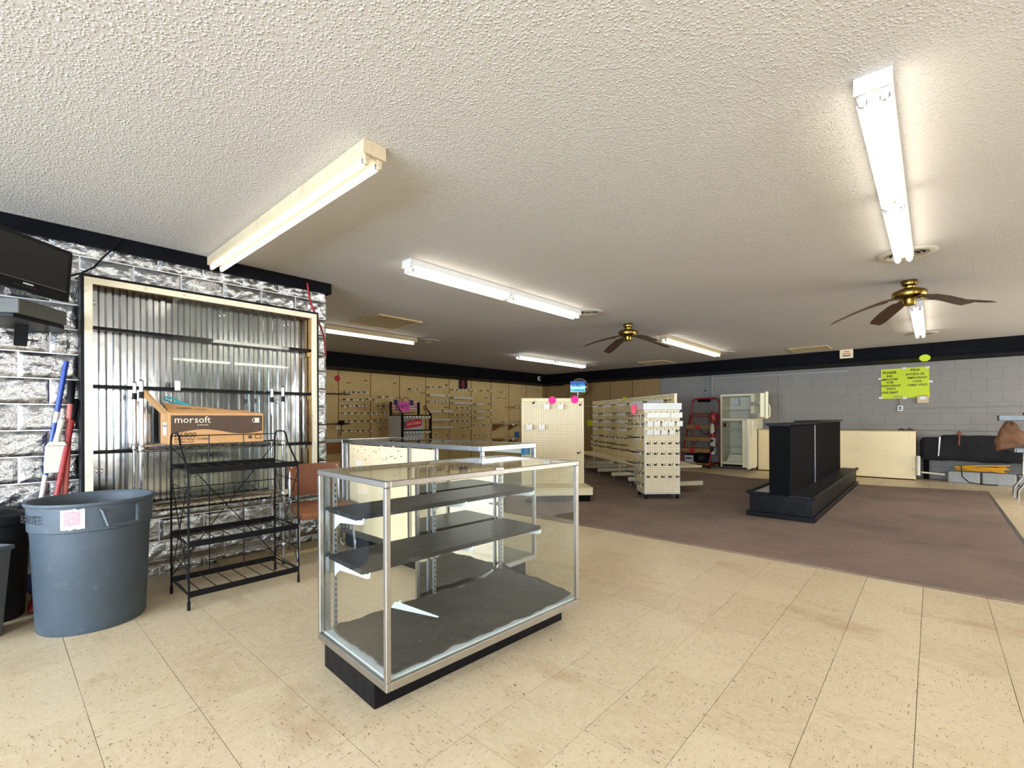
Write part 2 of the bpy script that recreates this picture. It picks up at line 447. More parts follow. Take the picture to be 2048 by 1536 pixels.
# ------------------------------------------------------------------ room shell
FX = (-9.35, 4.6); FY = (-4.95, 11.95)
fl = root('floor')
sub = MB().box(FX[0], FY[0], -.12, FX[1], FY[1], -.009).build('subfloor', 'joint', fl)
T = .3048; TX, TY = -.968, 2.0768
tile_me = MB().box(-T/2+.001, -T/2+.001, -.012, T/2-.001, T/2-.001, 0).mesh('floor_tile', 'floor_tile')
CAMX = (math.cos(-.733), math.sin(-.733))
near = []; rest = []
i0 = math.floor((FX[0]-TX)/T); i1 = math.ceil((FX[1]-TX)/T); j0 = math.floor((FY[0]-TY)/T); j1 = math.ceil((FY[1]-TY)/T)
for i in range(i0, i1):
    for j in range(j0, j1):
        x = TX+(i+.5)*T; y = TY+(j+.5)*T
        if x-T/2 < FX[0]-.01 or x+T/2 > FX[1]+.01 or y-T/2 < FY[0]-.01 or y+T/2 > FY[1]+.01: continue
        if -7.6 < x-T/2 and x+T/2 < .5 and y-T/2 > 4.3 and y+T/2 < 9.5: continue      # under the carpet
        d = math.sin(-.733)*x+math.cos(-.733)*y; r = math.cos(-.733)*x-math.sin(-.733)*y
        vis = d > .9 and abs(r/d) < 1.16 and (d > 1.2) and not (x < -4.4 and y < 2.0)
        if x < -4.5 and y > 2.0: vis = False
        (near if vis else rest).append((d, x, y))
near.sort(); rest += near[298:]; near = near[:298]
for d, x, y in near:
    o = put('floor_tile', tile_me, fl, (x+random.uniform(-.0004, .0004), y+random.uniform(-.0004, .0004), random.uniform(-.0003, 0)))
    o.rotation_euler = (0, 0, (int(round((x-TX)/T-.5))+int(round((y-TY)/T-.5))) % 2*PI/2)
mb = MB()
for d, x, y in rest: mb.box(x-T/2+.001, y-T/2+.001, -.012, x+T/2-.001, y+T/2-.001, 0)
o = mb.build('floor_tiles', 'floor_tile', fl); o['kind'] = 'stuff'

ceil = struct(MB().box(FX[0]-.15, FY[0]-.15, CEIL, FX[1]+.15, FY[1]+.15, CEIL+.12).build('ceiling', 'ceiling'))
MB().bar((-1.995, -.6, CEIL-.0006), (-1.96, .56, CEIL-.0006), .0022, .001).bar((-2.02, -.6, CEIL-.001), (-1.985, .56, CEIL-.001), .012, .002).build('seam_crack', 'ceiling', ceil)
# left wall clad in silver rock-face blocks
SX = -4.315
wl = root('wall_left')
MB().box(-4.45, -5.05, -.1, SX, 2.13, CEIL).build('backing', 'silver_joint', wl)
BH, BL = .169, .29
def brick_mesh(seed, half=False):
    L = (BL/2 if half else BL)-.009; Hh = BH-.008; nu, nv = (9 if half else 21), 12
    def fn(u, v):
        ed = min(u, 1-u, v, 1-v); e = min(1, min(min(u, 1-u)*L, min(v, 1-v)*Hh)/.02)
        p = Vector((u*L*20+seed*7.3, v*Hh*22, seed*3.1))
        q = noise.noise(p)*.55+noise.noise(p*2.1)*.4+abs(noise.noise(p*1.3+Vector((5, 1, 2))))*.5
        return (.002+e*(.004+.013*max(-.3, q+.3)), (u-.5)*L, (v-.5)*Hh)
    mb = MB().grid(fn, nu, nv)
    n = len(mb.v)
    y0, y1, z0, z1 = -L/2, L/2, -Hh/2, Hh/2
    mb.add([(0, y0, z0), (0, y1, z0), (0, y1, z1), (0, y0, z1), (.002, y0, z0), (.002, y1, z0), (.002, y1, z1), (.002, y0, z1)],
           [(0, 1, 5, 4), (1, 2, 6, 5), (2, 3, 7, 6), (3, 0, 4, 7)])
    return mb.mesh('block', 'silver', smooth=True)
bm_full = [brick_mesh(k) for k in range(9)]; bm_half = [brick_mesh(20+k, True) for k in range(3)]
for k in range(-9, 6):
    zc = 1.601+BH*(k-.5)
    if zc-BH/2 < -.09 or zc+BH/2 > 2.449: continue
    off = .11+(BL/2 if (k % 2) else 0)
    for n_ in range(-8, 8):
        yc = off+BL*(n_+.5)
        if yc+BL/2 > 2.14:
            if yc-BL/2 < 2.13-BL/2+.01: put('block', random.choice(bm_half), wl, (SX, yc-BL/4, zc))
            continue
        put('block', random.choice(bm_full), wl, (SX, yc, zc), (0, 0, 0) if random.random() < .5 else (PI, 0, 0))
struct(MB().box(-4.45, -4.9, 2.35, -4.268, 2.172, CEIL-.001).build('trim_1', 'black_trim', bevel=.003))
bbd = struct(MB().box(SX+.03, 1.2, 0, -4.03, 2.45, .032).build('baseboard_left', 'tan_board', bevel=.003))
# inner wall behind the silver wall's end, closing the sales floor
struct(MB().box(-9.35, 2.02, -.1, -4.452, 2.12, CEIL).build('wall_inner', 'white_wall'))
# back wall: tan pegboard shelving panels
PX = -9.25
wb = root('wall_back')
MB().box(-9.5, 2.02, -.1, PX-.03, 12.1, CEIL).build('backing', 'brown_board', wb)
SEAM = [11.8-.772*k for k in range(13)][::-1]
SEAM = [2.54, 3.31, 4.08, 4.85, 5.60, 6.355, 7.115, 7.87, 8.625, 9.395, 10.14, 10.935, 11.72]
for a, b in zip(SEAM[:-1], SEAM[1:]):
    L = b-a-.016
    mb = MB().box(-L/2, 0, 0, L/2, .012, 2.24)
    put('pegboard_panel', mb.mesh('pegboard_panel', 'peg_tan'), wb, (PX, (a+b)/2, .03), (0, 0, PI/2))
for a in SEAM[1:]:
    MB().box(PX-.03, a-.007, 0, PX+.006, a+.007, 2.24).build('upright', 'brown_board', wb)
MB().box(PX-.03, 11.72, 0, PX+.0, 11.9, 2.3).build('corner_panel', 'peg_brown', wb)
# right wall (far): painted grey block
WY = 11.9
wr = root('wall_right')
MB().box(-9.5, WY+.004, -.1, 4.7, WY+.15, CEIL).build('backing', 'grey_block', wr)
bk = MB().box(-.2032+.0012, -.004, -.1016+.0012, .2032-.0012, .02, .1016-.0012).mesh('block', 'grey_block', bevel=.002)
for r_ in range(0, 11):
    for k in range(-14, 4):
        x = .10+.4064*k+(.2032 if r_ % 2 else 0)
        if -5.45 < x < 1.75: put('block', bk, wr, (x, WY+.003, .1016+.2032*r_))
for a, b, mm in ((-9.22, -8.35, 'peg_brown'), (-8.335, -7.56, 'peg_brown'), (-7.545, -6.9, 'peg_brown'), (-6.885, -6.19, 'peg_brown'), (-6.16, -5.38, 'peg_brown')):
    L = b-a
    put('pegboard_panel', MB().box(-L/2, 0, 0, L/2, .02, 2.2).mesh('pegboard_panel', mm), wr, ((a+b)/2, WY-.06 if a > -6.2 else WY-.03, .03))
MB().box(-9.2, WY-.16, 1.50, -6.6, WY-.06, 1.52).build('ledge', 'tan_board', wr)
# soffits
t2 = struct(MB().box(-9.45, 2.12, 2.178, -8.5, 12.0, CEIL-.001).build('trim_2', 'black_trim', bevel=.004))
t3 = struct(MB().box(-8.5, 10.95, 2.205, 4.6, 12.0, CEIL-.001).build('trim_3', 'black_trim', bevel=.004))
for a, b in ((2.12, 8.05), (8.06, 10.9)):
    MB().box(-8.5, a, 2.165, -8.485, b, 2.2).build('soffit_lip', 'black_trim', t2, bevel=.003)
for a, b in ((-8.48, -5.1), (-5.09, -.02), (-.01, 4.6)):
    MB().box(a, 10.935, 2.192, b, 10.951, 2.228).build('soffit_lip', 'black_trim', t3, bevel=.003)
    MB().box(a, 10.94, 2.235, b, 10.95, CEIL-.004).build('soffit_board', 'black_trim', t3, bevel=.002)
# shop-front wall behind the camera and side wall, with windows; those in the side wall are added for fill
wf = root('wall_front')
fm = MB()
fm.box(-4.45, -5.05, -.1, 4.6, -4.95, .62); fm.box(-4.45, -5.05, 2.2, 4.6, -4.95, CEIL)
for x0, x1 in ((-4.45, -3.5), (-1.4, -1.05), (1.05, 1.4), (3.5, 4.6)): fm.box(x0, -5.05, .62, x1, -4.95, 2.2)
fm.build('backing', 'shop_panel', wf)
for k, xc in enumerate((-2.45, 0, 2.45)):
    wd = root('window_%d' % (k+1)); wd.location = (xc, -5.0, .62)
    f = MB()
    f.box(-1.05, -.03, 0, 1.05, .03, .05); f.box(-1.05, -.03, 1.53, 1.05, .03, 1.58)
    for x in (-1.05, -.025, 1.0): f.box(x, -.03, .05, x+.05, .03, 1.53)
    f.build('window_frame', 'alu', wd)
    MB().box(-1.0, -.003, .05, 1.0, .003, 1.53).build('pane', 'clear_glass', wd)
ws = root('wall_side')
fm = MB().box(4.6, -5.05, -.1, 4.7, 12.0, .62).box(4.6, -5.05, 2.2, 4.7, 12.0, CEIL)
for y0, y1 in ((-5.05, -.3), (2.1, 6.0), (8.4, 8.7), (11.1, 12.0)): fm.box(4.6, y0, .62, 4.7, y1, 2.2)
fm.build('backing', 'shop_panel', ws)
for k, yc in enumerate((0.9, 7.2, 9.9)):  # unseen windows added to brighten the far room
    wd = root('window_%d' % (k+4)); wd.location = (4.65, yc, .62); wd.rotation_euler = (0, 0, PI/2)
    f = MB().box(-1.2, -.03, 0, 1.2, .03, .05).box(-1.2, -.03, 1.53, 1.2, .03, 1.58)
    for x in (-1.2, -.025, 1.15): f.box(x, -.03, .05, x+.05, .03, 1.53)
    f.build('window_frame', 'alu', wd)
    MB().box(-1.15, -.003, .05, 1.15, .003, 1.53).build('pane', 'clear_glass', wd)

# carpet
cp = MB().prism([(-7.6, 4.245), (.60, 4.245), (.60, 10.22), (-.45, 9.98), (-2.6, 9.62), (-3.7, 9.98), (-7.6, 9.98)], 0.0005, .012, 'z').build('carpet', 'carpet', bevel=.004)
tag(cp, 'large worn brown carpet covering the middle of the sales floor', 'carpet')
st = MB().bar((.612, 4.25, .007), (.612, 10.22, .007), .03, .012).build('metal_edge_strip', 'alu', cp)

# ------------------------------------------------------------------ ceiling fixtures
def fixture(x0, y0, length, axis, kind, label, mat='white_enamel'):
    """strip light: local +Y runs along its length, z = 0 at the ceiling"""
    t = thing('strip_light', label, 'ceiling light', (x0, y0, CEIL), 0 if axis == 'y' else PI/2, 'fluorescent strip lights on the ceiling')
    L = length; wd = .056
    MB().prism([(-wd, 0), (wd, 0), (wd, -.05), (wd-.012, -.062), (-wd+.012, -.062), (-wd, -.05)], 0.006, L-.006, 'y').build('housing', mat, t, bevel=.002)
    for y in (0, L-.006):
        MB().prism([(-wd-.003, -.001), (wd+.003, -.001), (wd+.003, -.066), (-wd-.003, -.066)], y, y+.006, 'y').build('end_plate', mat, t)
    offs = (-.034, .034) if kind != 'single' else (.0,)
    segs = [(0.0, L)] if kind in ('long', 'single') else [(0.0, L/2), (L/2, L)]
    R = .0175 if kind == 'long' else .019
    for a, b in segs:
        for x in offs:
            tb = MB().tube([(x, a+.04, -.087), (x, b-.04, -.087)], R, 12).build('tube', 'old_tube' if length < 2.35 else 'tube', t, smooth=True)
            for y in (a+.012, b-.032):
                MB().prism([(x-.013, -.05), (x+.013, -.05), (x+.011, -.1), (x+.006, -.108), (x-.006, -.108), (x-.011, -.1)], y, y+.02, 'y').build('socket', mat, t, bevel=.002)
            for y in (a+.032, b-.048):
                MB().tube([(x, y, -.087), (x, y+.016, -.087)], R*.93, 10).build('tube_cap', 'alu', t, smooth=True)
    return t
fixture(-1.935, 1.2, 2.33, 'x', 'long', 'old cream strip light running to the silver wall, above the display counters', 'old_enamel')
fixture(-3.165, 2.245, 2.44, 'y', 'pair', 'white strip light in the middle of the ceiling, ending at a round vent')
fixture(-.165, 2.21, 2.5, 'y', 'pair', 'bright white strip light nearest the camera at upper right')
fixture(-6.17, 2.16, 2.38, 'y', 'single', 'single tube strip light half hidden behind the silver wall', 'old_enamel')
fixture(-6.13, 6.96, 2.42, 'y', 'pair', 'far white strip light above the pegboard corner, left of the ceiling fan')
fixture(-3.12, 6.98, 2.5, 'y', 'long', 'cream strip light just right of the far ceiling fan', 'old_enamel')
fixture(-.14, 6.9, 2.46, 'y', 'pair', 'far white strip light seen below the right hand ceiling fan')
# further strip lights of the same grid, out of the picture to the right and behind the camera
fixture(2.83, 2.21, 2.44, 'y', 'pair', 'white strip light out of frame to the right, near row')
fixture(2.83, 6.9, 2.44, 'y', 'pair', 'white strip light out of frame to the right, far row')
VA = .733
def fan(loc, angles, label, r0):
    t = thing('ceiling_fan', label, 'ceiling fan', (loc[0], loc[1], CEIL), 0, 'brass ceiling fans')
    MB().lathe([(.06, 0), (.066, -.012), (.06, -.04), (.04, -.055), (.036, -.075)], 24).build('canopy', 'brass', t, smooth=True)
    MB().lathe([(.036, -.07), (.09, -.085), (.128, -.105), (.135, -.13), (.125, -.155), (.08, -.172), (.055, -.176)], 28).build('motor_housing', 'brass', t, smooth=True)
    MB().lathe([(.05, -.175), (.05, -.222), (.042, -.235), (.0, -.24)], 20, cap1=False).build('switch_housing', 'brass', t, smooth=True)
    for a, tz in angles:
        a = VA+math.radians(a)
        ca, sa = math.cos(a), math.sin(a)
        def P(r, s_, z): return (ca*r-sa*s_, sa*r+ca*s_, z)
        br = MB().quad(P(.07, -.022, -.17), P(.2, -.035, -.19), P(.2, .035, -.183), P(.07, .022, -.165), .006)
        b0 = br.build('blade_arm', 'brass', t)
        zz = lambda r: .19+(CEIL-.19-tz)*max(0, (r-.17)/.495)**1.25
        prof = [(r, hw, zz(r)) for r, hw in ((.17, .045), (.26, .06), (.4, .066), (.52, .066), (.62, .062), (.665, .045))]
        vs = []
        for r, hw, z in prof: vs += [P(r, -hw, -z-.008), P(r, hw, -z+.012), P(r, hw, -z+.018), P(r, -hw, -z-.002)]
        fs = []
        for i in range(len(prof)-1):
            for k in range(4): fs.append((i*4+k, i*4+(k+1) % 4, i*4+4+(k+1) % 4, i*4+4+k))
        fs += [(3, 2, 1, 0), tuple(len(prof)*4-4+k for k in range(4))]
        MB().add(vs, fs).build('blade', 'blade_wood', t, smooth=False)
    MB().tube([(.045, -.02, -.22), (.047, -.02, -.47)], .0018, 5).build('pull_chain', 'brass', t)
fan((-3.11, 5.84), ((18, 2.15), (104, 2.142), (199, 2.115), (285, 2.10)), 'ceiling fan with drooping blades in the middle of the sales floor', 0)
fan((-.165, 5.82), ((348, 2.205), (75, 2.158), (171, 2.065), (262, 2.065)), 'ceiling fan with drooping blades at right, below the bright strip light', 0)
for (x, y), lb in zip(((-3.12, 4.86), (-.15, 4.84), (-6.2, 4.84), (-6.2, 9.75), (-3.06, 9.68), (-.12, 9.62)),
        ('round ceiling air vent at the end of the middle strip light', 'round ceiling air vent at the end of the bright right strip light', 'round ceiling air vent behind the silver wall lamp end',
         'round ceiling air vent by the far pegboard corner', 'round ceiling air vent at the end of the cream strip light', 'round ceiling air vent beyond the far right strip light')):
    t = thing('air_vent', lb, 'vent', (x, y, CEIL), 0, 'round ceiling vents')
    MB().lathe([(.185, 0), (.19, -.006), (.17, -.014), (.135, -.012), (.13, 0)], 32, cap0=False, cap1=False).build('rim', 'vent_white', t, smooth=True)
    MB().lathe([(.135, -.001), (.135, -.003), (.0, -.003)], 24, cap0=False, cap1=False).build('throat', 'vent_dark', t)
    for r in (.045, .08, .112):
        MB().lathe([(r, -.003), (r+.016, -.016), (r+.02, -.016), (r+.006, -.003)], 24, cap0=False, cap1=False).build('diffuser_ring', 'vent_white', t, smooth=True)
def hatch(x0, y0, x1, y1, label, name, m='hatch_board'):
    t = thing(name, label, 'hatch' if name == 'ceiling_hatch' else 'vent', ((x0+x1)/2, (y0+y1)/2, CEIL))
    a, b = (x1-x0)/2, (y1-y0)/2
    MB().box(-a, -b, -.012, a, b, -.0005).build('board', m, t)
    f = MB()
    for q in ((-a-.03, -b-.03, a+.03, -b), (-a-.03, b, a+.03, b+.03), (-a-.03, -b, -a, b), (a, -b, a+.03, b)): f.box(q[0], q[1], -.02, q[2], q[3], -.0005)
    f.build('frame', 'tan_board', t, bevel=.003)
    return t, a, b
hatch(-5.72, 3.2, -5.06, 3.8, 'tan square access hatch in the ceiling beside the silver wall', 'ceiling_hatch')
for x, y, lb in ((-1.72, 10.28, 'square return air grille in the ceiling near the paper notice'), (-4.76, 10.3, 'square return air grille in the ceiling near the far wall middle')):
    t, a, b = hatch(x-.28, y-.28, x+.28, y+.28, lb, 'return_grille', 'vent_dark')
    t['group'] = 'return air grilles'
    for k in range(9):
        MB().bar((-a, -b+.05+k*.055, -.014), (a, -b+.05+k*.055, -.014), .03, .004).build('slat', 'hatch_board', t)

# ------------------------------------------------------------------ built-in wall case with corrugated back
t = thing('wall_display_cabinet', 'wall cabinet with corrugated metal back, cream face frame and black outer frame', 'cabinet', (SX, 1.19, 0))
X0, XF = .028, .170            # local x: back .. front ; local y = world y - 1.19
YA, YB = .388-1.19, 1.985-1.19
ZB, ZT = .495, 2.125
f = MB().box(X0, YA, ZB, XF, YA+.018, ZT).box(X0, YB-.018, ZB, XF, YB, ZT).box(X0, YA+.018, ZT-.018, XF, YB-.018, ZT).box(X0, YA+.018, ZB, XF, YB-.018, ZB+.018)
f.build('outer_frame', 'black_paint', t, bevel=.002)
w_ = .042
for q in ((YA+.018, ZB+.018, YA+.018+w_, ZT-.018), (YB-.018-w_, ZB+.018, YB-.018, ZT-.018), (YA+.018+w_, ZT-.018-w_, YB-.018-w_, ZT-.018), (YA+.018+w_, ZB+.018, YB-.018-w_, ZB+.018+w_)):
    MB().box(XF-.018, q[0], q[1], XF+.003, q[2], q[3]).build('face_board', 'cream_trim', t, bevel=.001)
for y in (YA+.0185, YB-.0185-.018):
    MB().box(X0, y, ZB+.02, XF-.019, y+.018, ZT-.02).build('side_panel', 'pine', t)
MB().box(X0, YA+.04, ZT-.036, XF-.019, YB-.04, ZT-.019).build('top_panel', 'pine', t)
MB().box(X0, YA+.04, ZB+.019, XF-.019, YB-.04, ZB+.04).build('bottom_ledge', 'deck_white', t)
# corrugated sheet: box-rib profile
pts = []; y = YA+.038; p_ = .0762
while y < YB-.04:
    for dy, dx in ((0, 0), (.022, 0), (.034, .016), (.060, .016), (.0735, 0)):
        if y+dy < YB-.038: pts.append((X0+.004+dx, y+dy))
    y += p_
n = len(pts); vs = [(a, b, ZB+.04) for a, b in pts]+[(a, b, ZT-.036) for a, b in pts]
MB().add(vs, [(i, i+1, n+i+1, n+i) for i in range(n-1)]).build('corrugated_back', 'corrugated', t)
for z in (1.79, 1.398, .952):
    sh = MB().box(X0+.022, YA+.04, z-.022, XF-.03, YB-.04, z).build('shelf', 'black_paint', t, bevel=.001)
    for y in (YB-.075,):
        MB().box(X0+.03, YB-.06, z-.062, XF-.03, YB-.0375, z-.024).build('cleat', 'pine', sh)
for y0, y1, x in ((.89, 1.665, XF-.014), (.955, 1.73, XF-.023)):
    g = MB().box(x-.002, y0-1.19, ZB+.045, x+.002, y1-1.19, ZT-.062).build('glass_door', 'clear_glass', t)
    if y0 < .9: MB().box(x+.002, .90-1.19, 1.375, x+.012, .935-1.19, 1.447).build('door_handle', 'white_plastic', g, bevel=.002)
for (y, z), hh in zip(((.45, 1.94), (1.21, 1.975), (1.70, 1.975), (1.62, 1.31), (.48, .82), (1.26, .80)), range(6)):
    MB().tube([(XF-.003, y-1.19+.016*math.cos(a*PI/6), z+.016*math.sin(a*PI/6)) for a in range(12)], .0035, 5, closed=True).build('finger_pull', 'chrome', t, smooth=True)

# ------------------------------------------------------------------ television, box and bracket on the silver wall
TVn = math.atan2(.684, .729)
t = thing('television', 'black flat television on the silver wall at the left edge', 'television', (-3.73, .125, 1.875), 0)
t.rotation_euler = (math.radians(5), 0, TVn+PI/2)
Wt, Ht = .62, .305     # local: x along the screen, -y towards the room
xr = .262
MB().prism([(xr-Wt, 0), (xr, 0), (xr, Ht-.012), (xr-.012, Ht), (xr-Wt, Ht)], .0, .05, 'y').build('case', 'black_plastic', t, bevel=.006, seg=2)
MB().prism([(xr-Wt+.08, .05), (xr-.1, .05), (xr-.1, Ht-.06), (xr-Wt+.08, Ht-.06)], .05, .1, 'y').build('back_housing', 'black_plastic', t, bevel=.01)
MB().box(xr-Wt+.02, -.003, .062, xr-.032, .0, Ht-.024).build('screen', 'screen', t)
MB().box(xr-Wt+.02, -.006, .054, xr-.03, .0, .059).build('bezel_trim', 'steel', t)
MB().box(xr-.28, -.004, .036, xr-.225, .0, .044).build('badge', 'white_enamel', t)
for k in range(6): MB().box(xr-.33+k*.022, -.004, .022, xr-.322+k*.022, .0, .025).build('button', 'steel', t)
MB().box(-.05, .1, .1, .05, .50, .2).build('wall_arm', 'black_plastic', t)
cb = MB().tube([(-4.10, .28, 2.02), (-4.2, .30, 2.08), (-4.262, .323, 2.105), (-4.262, .404, 2.150), (-4.262, .47, 2.205), (-4.262, .506, 2.268), (-4.262, .555, 2.34), (-4.258, .577, 2.378), (-4.258, .607, 2.43)], .006, 6).build('television_cable', 'black_wire', smooth=True)
tag(cb, 'thin black cable from the television up to the black ceiling trim', 'cable')
t = thing('cable_box', 'flat dark box under the television on a wall bracket', 'box', (-3.775, .10, 1.757))
def rel(x, y): return (x+3.775, y-.10)
MB().prism([rel(-3.775, .10), rel(-4.06, .318), rel(-4.13, .22), rel(-3.90, -.06)], 0, .083, 'z').build('case', 'dvr_grey', t, bevel=.004)
MB().quad((-.008, -.007, .005), (-.118, -.146, .005), (-.118, -.146, .078), (-.008, -.007, .078), .003).build('front_panel', 'dvr_dark', t)
t = thing('wall_bracket', 'black wall bracket shelf holding the dark box below the television', 'bracket', (-4.25, .12, 1.73))
MB().prism([(.455, -.04), (.18, .185), (-.04, .2), (-.04, -.12), (.34, -.2)], .004, .026, 'z').build('plate', 'black_plastic', t, bevel=.003)
MB().prism([(-.045, -.10), (.20, .004), (.17, -.010), (-.045, -.05)], -.03, .03, 'y').build('arm', 'black_plastic', t, bevel=.003)

# ------------------------------------------------------------------ bins
t = thing('trash_can', 'large round blue-grey trash can, open top, with torn paper label', 'trash can', (-3.645, .393, 0))
H_ = .712
MB().lathe([(.236, 0), (.242, .012), (.262, .52), (.266, .555), (.274, .56), (.2765, .69), (.285, .692), (.289, .702), (.287, .712), (.274, .712), (.262, .69), (.252, .54), (.230, .03), (0, .025)], 56, cap0=True, cap1=False).build('body', 'can_blue', t, smooth=True)
for a in (math.radians(17), math.radians(197)):
    ca, sa = math.cos(a), math.sin(a)
    def Pc(r, dy, z): return (ca*r-sa*dy, sa*r+ca*dy, z)
    MB().tube([Pc(.276, -.085, .675), Pc(.29, -.082, .665), Pc(.314, -.068, .588), Pc(.316, 0, .584), Pc(.314, .068, .588), Pc(.29, .082, .665), Pc(.276, .085, .675)], [.008, .009, .010, .010, .010, .009, .008], 8).build('handle', 'can_blue', t, smooth=True)
def curved_patch(t, name, m, a0, a1, z0, z1, r, rough_edge=0):
    def fn(u, v):
        a = a0+(a1-a0)*u; z = z0+(z1-z0)*v+(rough_edge*noise.noise(Vector((u*6, v*3, 2))) if v in (0, 1) else 0)
        return (math.cos(a)*r, math.sin(a)*r, z)
    return MB().grid(fn, 10, 2).build(name, m, t)
curved_patch(t, 'torn_label', 'grey_paper', math.radians(-34), math.radians(-13), .578, .684, .2785, .012)
curved_patch(t, 'label_smudge', 'label_pink', math.radians(-31), math.radians(-17), .60, .675, .2795, .012)
tx = text('lettering', 'BRUTE', .062, 'ink_black', t, (math.cos(math.radians(-70))*.284, math.sin(math.radians(-70))*.284, .63), (PI/2, 0, math.radians(-70+90)), align='CENTER', sx=.85)
t = thing('lidded_bin', 'black plastic bin with a round lid at the left edge', 'trash can', (-4.09, -.01, 0))
MB().lathe([(.135, 0), (.14, .01), (.165, .55), (.18, .56), (.18, .585)], 40).build('body', 'bin_black', t, smooth=True)
MB().lathe([(.188, .565), (.192, .60), (.18, .612), (.15, .618), (.14, .608), (.1, .632), (.05, .645), (0, .647)], 40, cap0=False, cap1=False).build('lid', 'bin_black', t, smooth=True)
t = thing('waste_basket', 'dark grey open waste basket cut off by the left frame edge', 'trash can', (-3.745, -.115, 0))
def bask(z, k): return [(-.11*k, -.14*k, z), (.11*k, -.14*k, z), (.11*k, .14*k, z), (-.11*k, .14*k, z)]
vs = bask(0, .84)+bask(.46, 1.04)+bask(.46, 1.12)+bask(.485, 1.12)+bask(.485, 1.03)+bask(.02, .82)
fs = [(3, 2, 1, 0), (20, 21, 22, 23)]
for i in range(5):
    for k in range(4): fs.append((i*4+k, i*4+(k+1) % 4, i*4+4+(k+1) % 4, i*4+4+k))
MB().add(vs, fs).build('body', 'bin_grey', t, bevel=.012, seg=2); t.rotation_euler = (0, 0, .55)

# ------------------------------------------------------------------ broom, tools, dustpan
def lerp(a, b, k): return tuple(a[i]+(b[i]-a[i])*k for i in range(3))
a, b = Vector((-4.272, .33, 1.55)), Vector((-4.235, .135, .12))
t = thing('broom', 'broom with blue upper and white lower handle leaning on the silver wall', 'broom', tuple(b))
R_ = lambda k: tuple(Vector(lerp(a, b, k))-b)
MB().tube([R_(0), R_(.52)], .014, 10).build('upper_handle', 'blue_handle', t, smooth=True)
MB().tube([R_(.235), R_(.285)], .0148, 10).build('tape_band', 'grey_paper', t, smooth=True)
MB().tube([R_(.52), R_(.97)], .0135, 10).build('lower_handle', 'white_plastic', t, smooth=True)
MB().tube([R_(.95), R_(1.0), (.02, -.02, -.03)], [.016, .04, .055], 10).build('collar', 'navy', t, smooth=True)
br = MB()
for k in range(40):
    an = k*2.399; r = .045*math.sqrt(k/40)
    br.tube([(.02+r*math.cos(an)*.9, -.02+r*math.sin(an)*.9, -.03), (.035+r*math.cos(an)*1.9, -.03+r*math.sin(an)*1.9, -.1195)], .006, 4)
o = br.build('bristles', 'straw', t); o['kind'] = 'stuff'
for (a, b, m, lb, r) in (((-4.268, .355, 1.42), (-4.10, .275, .012), 'red_faded', 'faded red-handled tool with black grip beside the white dustpan', .0165), ((-4.262, .378, 1.30), (-4.03, .16, .012), 'red_handle', 'dark red-handled tool with black grip, half behind the faded one', .0145)):
    a = Vector(a); b = Vector(b)
    t = thing('red_handled_tool', lb, 'tool', tuple(b))
    R_ = lambda k: tuple(Vector(lerp(a, b, k))-b)
    MB().tube([R_(0), R_(.01), R_(.11)], [r*.7, r*1.2, r*1.15], 10).build('grip', 'black_plastic', t, smooth=True)
    MB().tube([R_(.11), R_(.93)], r, 10).build('shaft', m, t, smooth=True)
    MB().tube([R_(.93), R_(1)], [r*1.2, r*1.9], 10).build('foot', 'red_handle', t, smooth=True)
t = thing('dustpan', 'white plastic dustpan hung in front of the red handles', 'dustpan', (-4.2, .275, .82), rot=(0, math.radians(-5), 0))
vs = []
def dp(z, x, y0, y1): return [(x, y0, z), (x, y1, z)]
pan = [(-.056, .0), (.048, .0), (.058, .012), (.060, .06), (.056, .17), (.042, .192), (-.03, .194), (-.05, .175), (-.058, .06)]
MB().prism(pan, .0, .016, 'x').build('pan', 'dustpan_white', t, bevel=.006, seg=2)
MB().prism([(-.05, .172), (.052, .172), (.04, .200), (-.034, .200)], -.004, .034, 'x').build('back_lip', 'dustpan_white', t, bevel=.005, seg=2)
MB().tube([(.018, 0, .195), (.022, .012, .26), (.018, .028, .34), (.012, .03, .355)], [.018, .015, .019, .008], 10).build('handle', 'dustpan_white', t, smooth=True)

# ------------------------------------------------------------------ chrome wire shelving
t = thing('wire_shelving', 'chrome wire shelving unit with an open carton on it, against the wall cabinet', 'shelf', (-3.99, 1.11, 0))
px, py = .11, .452
for sx in (-1, 1):
    for sy in (-1, 1):
        p = MB().tube([(sx*px, sy*py, .02), (sx*px, sy*py, 1.41)], .0128, 12)
        for k in range(26): p.tube([(sx*px, sy*py, .1+k*.0508), (sx*px, sy*py, .104+k*.0508)], .0136, 12)
        o = p.build('post', 'chrome', t, smooth=True)
        MB().lathe([(.013, 1.41), (.013, 1.418), (.008, 1.426), (0, 1.428)], 12, (sx*px, sy*py, 0), cap1=False).build('post_cap', 'chrome', o, smooth=True)
        MB().lathe([(.012, 0), (.014, .01), (.01, .022)], 10, (sx*px, sy*py, 0)).build('levelling_foot', 'black_plastic', o)
        if True: MB().tube([(sx*px, sy*py, 1.30), (sx*px, sy*py, 1.345)], .0142, 10).build('clip_sleeve', 'black_plastic', o)
